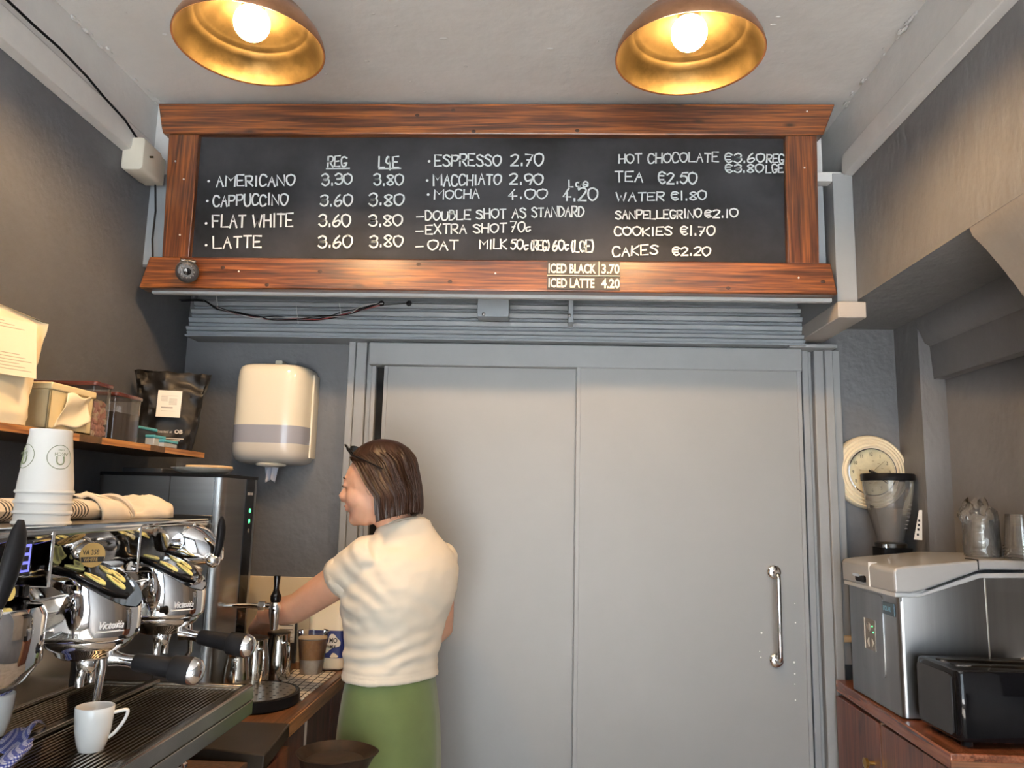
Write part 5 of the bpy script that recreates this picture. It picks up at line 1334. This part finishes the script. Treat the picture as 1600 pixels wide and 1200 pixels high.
# head frame
hf = Vector((-.985, .14, -.10)).normalized(); hl = Vector((0, 0, 1)).cross(hf).normalized(); hu = hf.cross(hl).normalized()
HC = Vector((-.447, 2.105, 1.510))
HM = Matrix(((hf.x, hl.x, hu.x, HC.x), (hf.y, hl.y, hu.y, HC.y), (hf.z, hl.z, hu.z, HC.z), (0, 0, 0, 1)))
def H(a, b, c): return HM @ Vector((a, b, c))
hm = MB(HM)
def ell(mb_, c, r): mb_.sphere(c, 1.0, 24, 16) if False else mb_.add(*ell_data(c, r))
def ell_data(c, r, n=24, m=14):
    vs = []; fs = []
    for i in range(m + 1):
        t = pi * i / m
        for k in range(n):
            a = 2 * pi * k / n; rr = max(sin(t), 1e-3)
            vs.append((c[0] + r[0] * rr * cos(a), c[1] + r[1] * rr * sin(a), c[2] - r[2] * cos(t)))
    for i in range(m):
        for k in range(n): fs.append((i * n + k, i * n + (k + 1) % n, (i + 1) * n + (k + 1) % n, (i + 1) * n + k))
    fs += [tuple(range(n - 1, -1, -1)), tuple(m * n + k for k in range(n))]
    return vs, fs
for c, r in (((-.012, 0, .030), (.092, .072, .083)), ((.030, 0, .012), (.062, .062, .070)), ((.034, 0, -.035), (.056, .054, .070)), ((.040, 0, -.072), (.044, .042, .036)), ((.068, 0, -.088), (.021, .024, .019)),
             ((.052, .034, -.030), (.030, .026, .032)), ((.052, -.034, -.030), (.030, .026, .032)), ((.080, 0, .020), (.013, .045, .010)), ((.0865, 0, -.055), (.0105, .022, .0125)), ((.0915, 0, -.051), (.006, .017, .0045)), ((.0905, 0, -.060), (.006, .015, .005)),
             ((.081, .031, .004), (.0085, .0145, .0085)), ((.081, -.031, .004), (.0085, .0145, .0085)), ((-.005, .074, -.005), (.016, .008, .028)), ((-.005, -.074, -.005), (.016, .008, .028))):
    hm.add(*ell_data(c, r))
hm.tube([(.084, 0, .014), (.094, 0, -.004), (.106, 0, -.023), (.104, 0, -.030), (.090, 0, -.036)], [.0075, .0085, .0115, .0105, .008], 12)
hm.add(*ell_data((.094, .011, -.028), (.011, .0065, .0075))); hm.add(*ell_data((.094, -.011, -.028), (.011, .0065, .0075)))
bm_ = MB(); bm_.v = list(hm.v); bm_.f = list(hm.f); bm_.mi = list(hm.mi); bm_.sm = list(hm.sm)
# neck, torso (a little inside the shirt), pelvis and legs
bm_.tube([H(-.020, 0, -.020), H(-.026, 0, -.065), Vector((-.405, 2.126, 1.410)), Vector((-.382, 2.136, 1.375)), Vector((-.372, 2.137, 1.33))], [.054, .050, .049, .055, .070], 24)
bm_.loft([body_ring(x, y, z, w - .012, d - .012, front=fr) for z, x, y, w, d, fr in TORSO], True, True, True)
bm_.loft([body_ring(-.402, 2.13, z, w, d) for z, w, d in ((.70, .10, .08), (.80, .130, .095), (.90, .130, .095), (1.01, .108, .078))], True, True, True)
for s in (-1, 1):
    hip = Vector((-.402, 2.13, .83)) + tl * (.085 * s); kn = Vector((-.395, 2.135, .46)) + tl * (.08 * s); an = Vector((-.39, 2.125, .085)) + tl * (.075 * s)
    bm_.tube([hip, hip.lerp(kn, .5), kn, kn.lerp(an, .3), kn.lerp(an, .7), an, an + Vector((0, 0, -.05))], [.075, .066, .052, .054, .042, .036, .038], 18)
    bm_.tube([an + Vector((0, 0, -.05)) - tf * .03, an + Vector((0, 0, -.055)) + tf * .05, an + Vector((0, 0, -.066)) + tf * .13], [.030, .030, .018], 14)
def arm(S, E, W, hand_dir, palm_n, curl, s):
    bm_.tube([S - (E - S) * .05, S.lerp(E, .2), S.lerp(E, .55), S.lerp(E, .85), E, E.lerp(W, .12), E.lerp(W, .3), E.lerp(W, .65), E.lerp(W, .92), W], [.052, .050, .0455, .0415, .0395, .0405, .0400, .032, .0255, .0245], 22)
    bm_.add(*ell_data(tuple(E), (.037, .037, .037)))
    d = hand_dir.normalized(); n = (palm_n - d * palm_n.dot(d)).normalized(); w = d.cross(n).normalized() * s
    c0 = W + d * .004
    rings = []
    for t, hw, ht in ((0, .024, .018), (.02, .028, .017), (.05, .038, .0145), (.078, .040, .0125), (.090, .037, .0105)):
        rings.append([c0 + d * t + w * (hw * cos(a)) + n * (ht * sin(a)) for a in [2 * pi * k / 20 for k in range(20)]])
    bm_.loft(rings, True, True, True)
    for off, ln, r in ((-.029, .060, .0078), (-.0105, .074, .0086), (.0095, .080, .0088), (.029, .072, .0086)):
        b = c0 + d * .080 + w * off; pts = [b]; cur = d.copy()
        for q, L_ in enumerate((.45, .30, .25)):
            ang = curl * (.6 + .35 * q); cur = (cur * cos(ang) - n * sin(ang)).normalized(); m_ = n * cos(ang) + cur * 0
            pts.append(pts[-1] + cur * ln * L_)
        bm_.tube(pts, [r, r * .97, r * .88, r * .72], 12)
        bm_.add(*ell_data(tuple(pts[-1]), (r * .74,) * 3, 10, 8))
    tb = c0 + d * .018 + w * .026; td = (d * .62 + w * .62 - n * .35).normalized()
    t2 = (td + d * .5 - n * .25).normalized(); pts = [tb, tb + td * .032, tb + td * .032 + t2 * .026, tb + td * .032 + t2 * .046]
    bm_.tube(pts, [.0125, .0105, .0092, .0070], 12); bm_.add(*ell_data(tuple(pts[-1]), (.0072,) * 3, 10, 8))
arm(SL, EL, WL, Vector((-.35, .75, -.42)), Vector((-.2, -.35, .9)), .38, 1)
arm(SR, ER, WR, Vector((-.45, .15, -.85)), Vector((.5, .3, .4)), .30, -1)
body = link_mesh(remeshed(bm_, .0042, 5, .55), 'body', SKIN, ps)

# face details
DARK = mat('brow_brown', (.03, .014, .008), .6)
for s in (1, -1):
    MB(HM).tube([(.0905, s * .014, .0215), (.0895, s * .026, .0255), (.083, s * .041, .0245), (.073, s * .050, .019)], [.0016, .0022, .0020, .0008], 6).build('eyebrow', DARK, ps)
    MB(HM).tube([(.0915, s * .018, .0010), (.0935, s * .026, .0032), (.0900, s * .036, .0020), (.0830, s * .0455, -.0015)], [.0010, .0018, .0020, .0010], 6).build('eyelashes', INK, ps)
MB(HM).add(*ell_data((.0925, 0, -.0508), (.0060, .0175, .0042))).add(*ell_data((.0915, 0, -.0600), (.0058, .0155, .0048))).build('lips', mat('lip_rose', (.45, .17, .14), .45), ps)

# ---- hair: chin-length bob, swept back at the front
def hair_r(th, c):
    """distance from the head axis; th measured from straight ahead, c height"""
    a, b = cos(th), sin(th)
    fx = .098 if a > 0 else .098; fy = .084
    if c > .03:
        k = sqrt(max(0.0, 1 - ((c - .03) / .094) ** 2.2))
    else:
        t = (.03 - c) / .14
        k = 1 + .05 * sin(pi * min(t, 1)) + (.02 * t if t < .8 else .016 - .25 * (t - .8))
        fy += .010 * min(1, t * 1.5)
    return k / sqrt((a / fx) ** 2 + (b / fy) ** 2)
def hair_shell(u, v, lift=0.0):
    # v: crown to ends
    c = .1235 - v * .212
    f0 = 0.0 if v < .16 else min(1.0, (v - .16) / .14)
    th0 = radians(4 + f0 * (50 + 42 * min(1, max(0, (v - .30) / .45))))
    th = th0 + u * (2 * pi - 2 * th0)
    cc = c - (.014 * (abs(u - .5) * 2) ** 3 if v > .75 else 0) * (v - .75) * 4 + .010 * (1 - abs(u - .5) * 2) * max(0, v - .7) * 2
    strand = noise.noise(Vector((th * 14, 3.3, c * 2.2))) * .0035 + noise.noise(Vector((th * 38, 1.1, c * 3.5))) * .0016
    r = hair_r(th, c) + strand * min(1, v * 3) + lift
    return (r * cos(th) - .012, r * sin(th), cc)
m = MB(HM); m.grid(hair_shell, 220, 60)
hair = m.build('hair', HAIR, ps, solid=0)
sm_ = hair.modifiers.new('thickness', 'SOLIDIFY'); sm_.thickness = .014; sm_.offset = -1
# separate locks over the shell
hr = random.Random(21); m = MB(HM)
for k in range(260):
    u = hr.random(); v0 = hr.uniform(.10, .5); v1 = min(1.0, hr.uniform(.80, 1.02)); drift = hr.uniform(-.012, .012); pts = []; rs = []
    w = hr.uniform(.0018, .0042)
    for q in range(9):
        t = q / 8; v = v0 + (v1 - v0) * t
        uu = min(max(u + drift * t, .0), 1.0)
        p = hair_shell(uu, min(v, 1.0), .0012); pts.append(Vector(p) + Vector((0, 0, -.006 * max(0, v1 - .97) * 20 * t)))
        rs.append(w * (.35 + .65 * sin(pi * min(.15 + t * .8, 1))))
    m.tube(pts, rs, 5, flat=.5)
m.build('hair_locks', HAIR, ps)

# ---- t-shirt
sb = MB()
sb.loft([body_ring(x, y, z, w, d, 48, front=fr, tilt=-.022 if z > 1.40 else (-.010 if z > 1.37 else 0)) for i, (z, x, y, w, d, fr) in enumerate([(1.008, -.395, 2.130, .136, .104, 1.0)] + [(z, x, y, w + .006, d + .006, fr) for z, x, y, w, d, fr in TORSO[1:]])], True, True, True)
def sleeve_(S, E, k1, r0, r1):
    d = (E - S); A = S - d * .12; pts = [A, S, S.lerp(E, k1 * .4), S.lerp(E, k1 * .8), S.lerp(E, k1)]
    sb.tube(pts, [r0 * .80, r0, (r0 * .6 + r1 * .4), r1, r1 * 1.02], 30)
sleeve_(SL, EL, .40, .064, .058); sleeve_(SR, ER, .42, .060, .054)
sb.add(*ell_data(tuple(SL + Vector((.012, .015, .0))), (.054, .054, .052))); sb.add(*ell_data(tuple(SR + Vector((-.012, -.015, .0))), (.052, .052, .050)))
def sleeve_hem(S, E, k0, k1, r):
    MB().tube([S.lerp(E, k0), S.lerp(E, (k0 + k1) / 2), S.lerp(E, k1)], [r, r * 1.01, r * 1.005], 36, caps=False).build('sleeve_hem', SHIRT, ps, solid=.003)
sleeve_hem(SL, EL, .30, .42, .0555); sleeve_hem(SR, ER, .32, .44, .0535)
me = remeshed(sb, .0045, 9, .6, 'tshirt')
me.update()
nrm = [v.normal.copy() for v in me.vertices]
for v, n in zip(me.vertices, nrm):
    p = v.co; r = p - Vector((-.385, 2.13, 0)); s = r.dot(tl); f = r.dot(tf); z = p.z
    low = max(0, 1 - abs(z - 1.075) / .075); mid = max(0, 1 - abs(z - 1.17) / .10)
    pit = max(0, 1 - (p - Vector((-.455, 2.06, 1.245))).length / .13)
    d = .0050 * low * sin(z * 150 + s * 34 + f * 20 + 3 * noise.noise(p * 9)) * (.5 + .5 * noise.noise(p * 7))
    d += .0045 * low * noise.noise(Vector((s * 12 + z * 6, f * 12, z * 34)))
    d += .0040 * mid * noise.noise(Vector((s * 10 - z * 14, f * 10, z * 22 + 5)))
    d += .0060 * pit * sin((p.x * .7 + z) * 120 + 2 * noise.noise(p * 12))
    d += .0020 * noise.noise(p * 16) * (1 if z > 1.02 else 0)
    d += .0022 * noise.noise(Vector((s * 26 + z * 14, f * 26, z * 46)))
    if z < 1.018: d += .003
    elif 1.028 < z < 1.034: d -= .0012
    v.co = p + n * d
me.update()
link_mesh(me, 'tshirt', SHIRT, ps)
# neckband
nb = []
for k in range(41):
    a = 2 * pi * k / 40; p = Vector((-.384, 2.137, 1.400)) + tl * (.067 * cos(a)) + tf * (.060 * sin(a)); p.z += -.022 * sin(a); nb.append(p)
MB().tube(nb, .0060, 10, caps=False, flat=.8).build('neckband', SHIRT, ps)
hb = [];
# ---- skirt
sk = []
for z, w, d, x in ((1.036, .120, .088, -.394), (1.02, .126, .094, -.394), (.97, .136, .104, -.393), (.91, .144, .112, -.392), (.84, .149, .116, -.391), (.74, .150, .118, -.390), (.62, .151, .120, -.39), (.50, .154, .124, -.39), (.42, .157, .127, -.39)):
    ring = body_ring(x, 2.13, z, w, d, 72, e=.95)
    c = Vector((x, 2.13, z)); o_ = []
    for k, p in enumerate(ring):
        a = 2 * pi * k / 72; dn = (p - c).normalized()
        g = .0035 * sin(a * 9 + 2 * noise.noise(Vector((a, z * 3, 0)))) * min(1, (1.05 - z) * 2.4) + .004 * noise.noise(Vector((cos(a) * 3, sin(a) * 3, z * 7)))
        o_.append(p + dn * g)
    sk.append(o_)
MB().loft(sk, True, False, False).build('skirt', SKIRT, ps, subd=1)
for s in (-1, 1):
    an = Vector((-.39, 2.125, 0)) + tl * (.075 * s); rings = []
    for t, hw, h0, h1 in ((-.055, .022, .0, .05), (-.03, .034, 0, .075), (.02, .036, 0, .08), (.07, .042, 0, .065), (.13, .042, 0, .05), (.175, .030, 0, .038), (.19, .012, .004, .026)):
        rings.append([an + tf * t + tl * (hw * cos(a)) + Vector((0, 0, (h0 + h1) / 2 + (h1 - h0) / 2 * sin(a) + .002)) for a in [2 * pi * k / 20 for k in range(20)]])
    MB().loft(rings, True, True, True).build('shoe', mat('white_shoe', (.7, .7, .68), .5), ps)

# sunglasses pushed up into her hair
sg = thing('sunglasses', H(.085, 0, .09), 'black sunglasses pushed up on the woman\'s head', 'sunglasses')
def lens(s):
    m = MB(HM); rg = []
    for k in range(24):
        a = 2 * pi * k / 24; y = s * (.030 + .026 * cos(a)); q = .020 * sin(a)
        rg.append((.074 + q * .55 - .25 * abs(y), y, .100 + q * .75))
    m.loft([rg, [(x + .003, y, z - .002) for x, y, z in rg]], True, True, True); m.build('lens', BLACKG, sg)
    m = MB(HM); m.tube([Vector(p) + Vector((.0015, 0, -.001)) for p in rg] + [Vector(rg[0])], .0024, 8); m.build('rim', BLACKP, sg)
    m = MB(HM); m.tube([(.064, s * .056, .100), (.045, s * .073, .080), (.005, s * .083, .062), (-.045, s * .088, .035)], [.0030, .0026, .0024, .002], 8); m.build('temple_arm', BLACKP, sg)
lens(1); lens(-1)
MB(HM).tube([(.076, .006, .102), (.078, 0, .103), (.076, -.006, .102)], .0024, 8).build('bridge', BLACKP, sg)
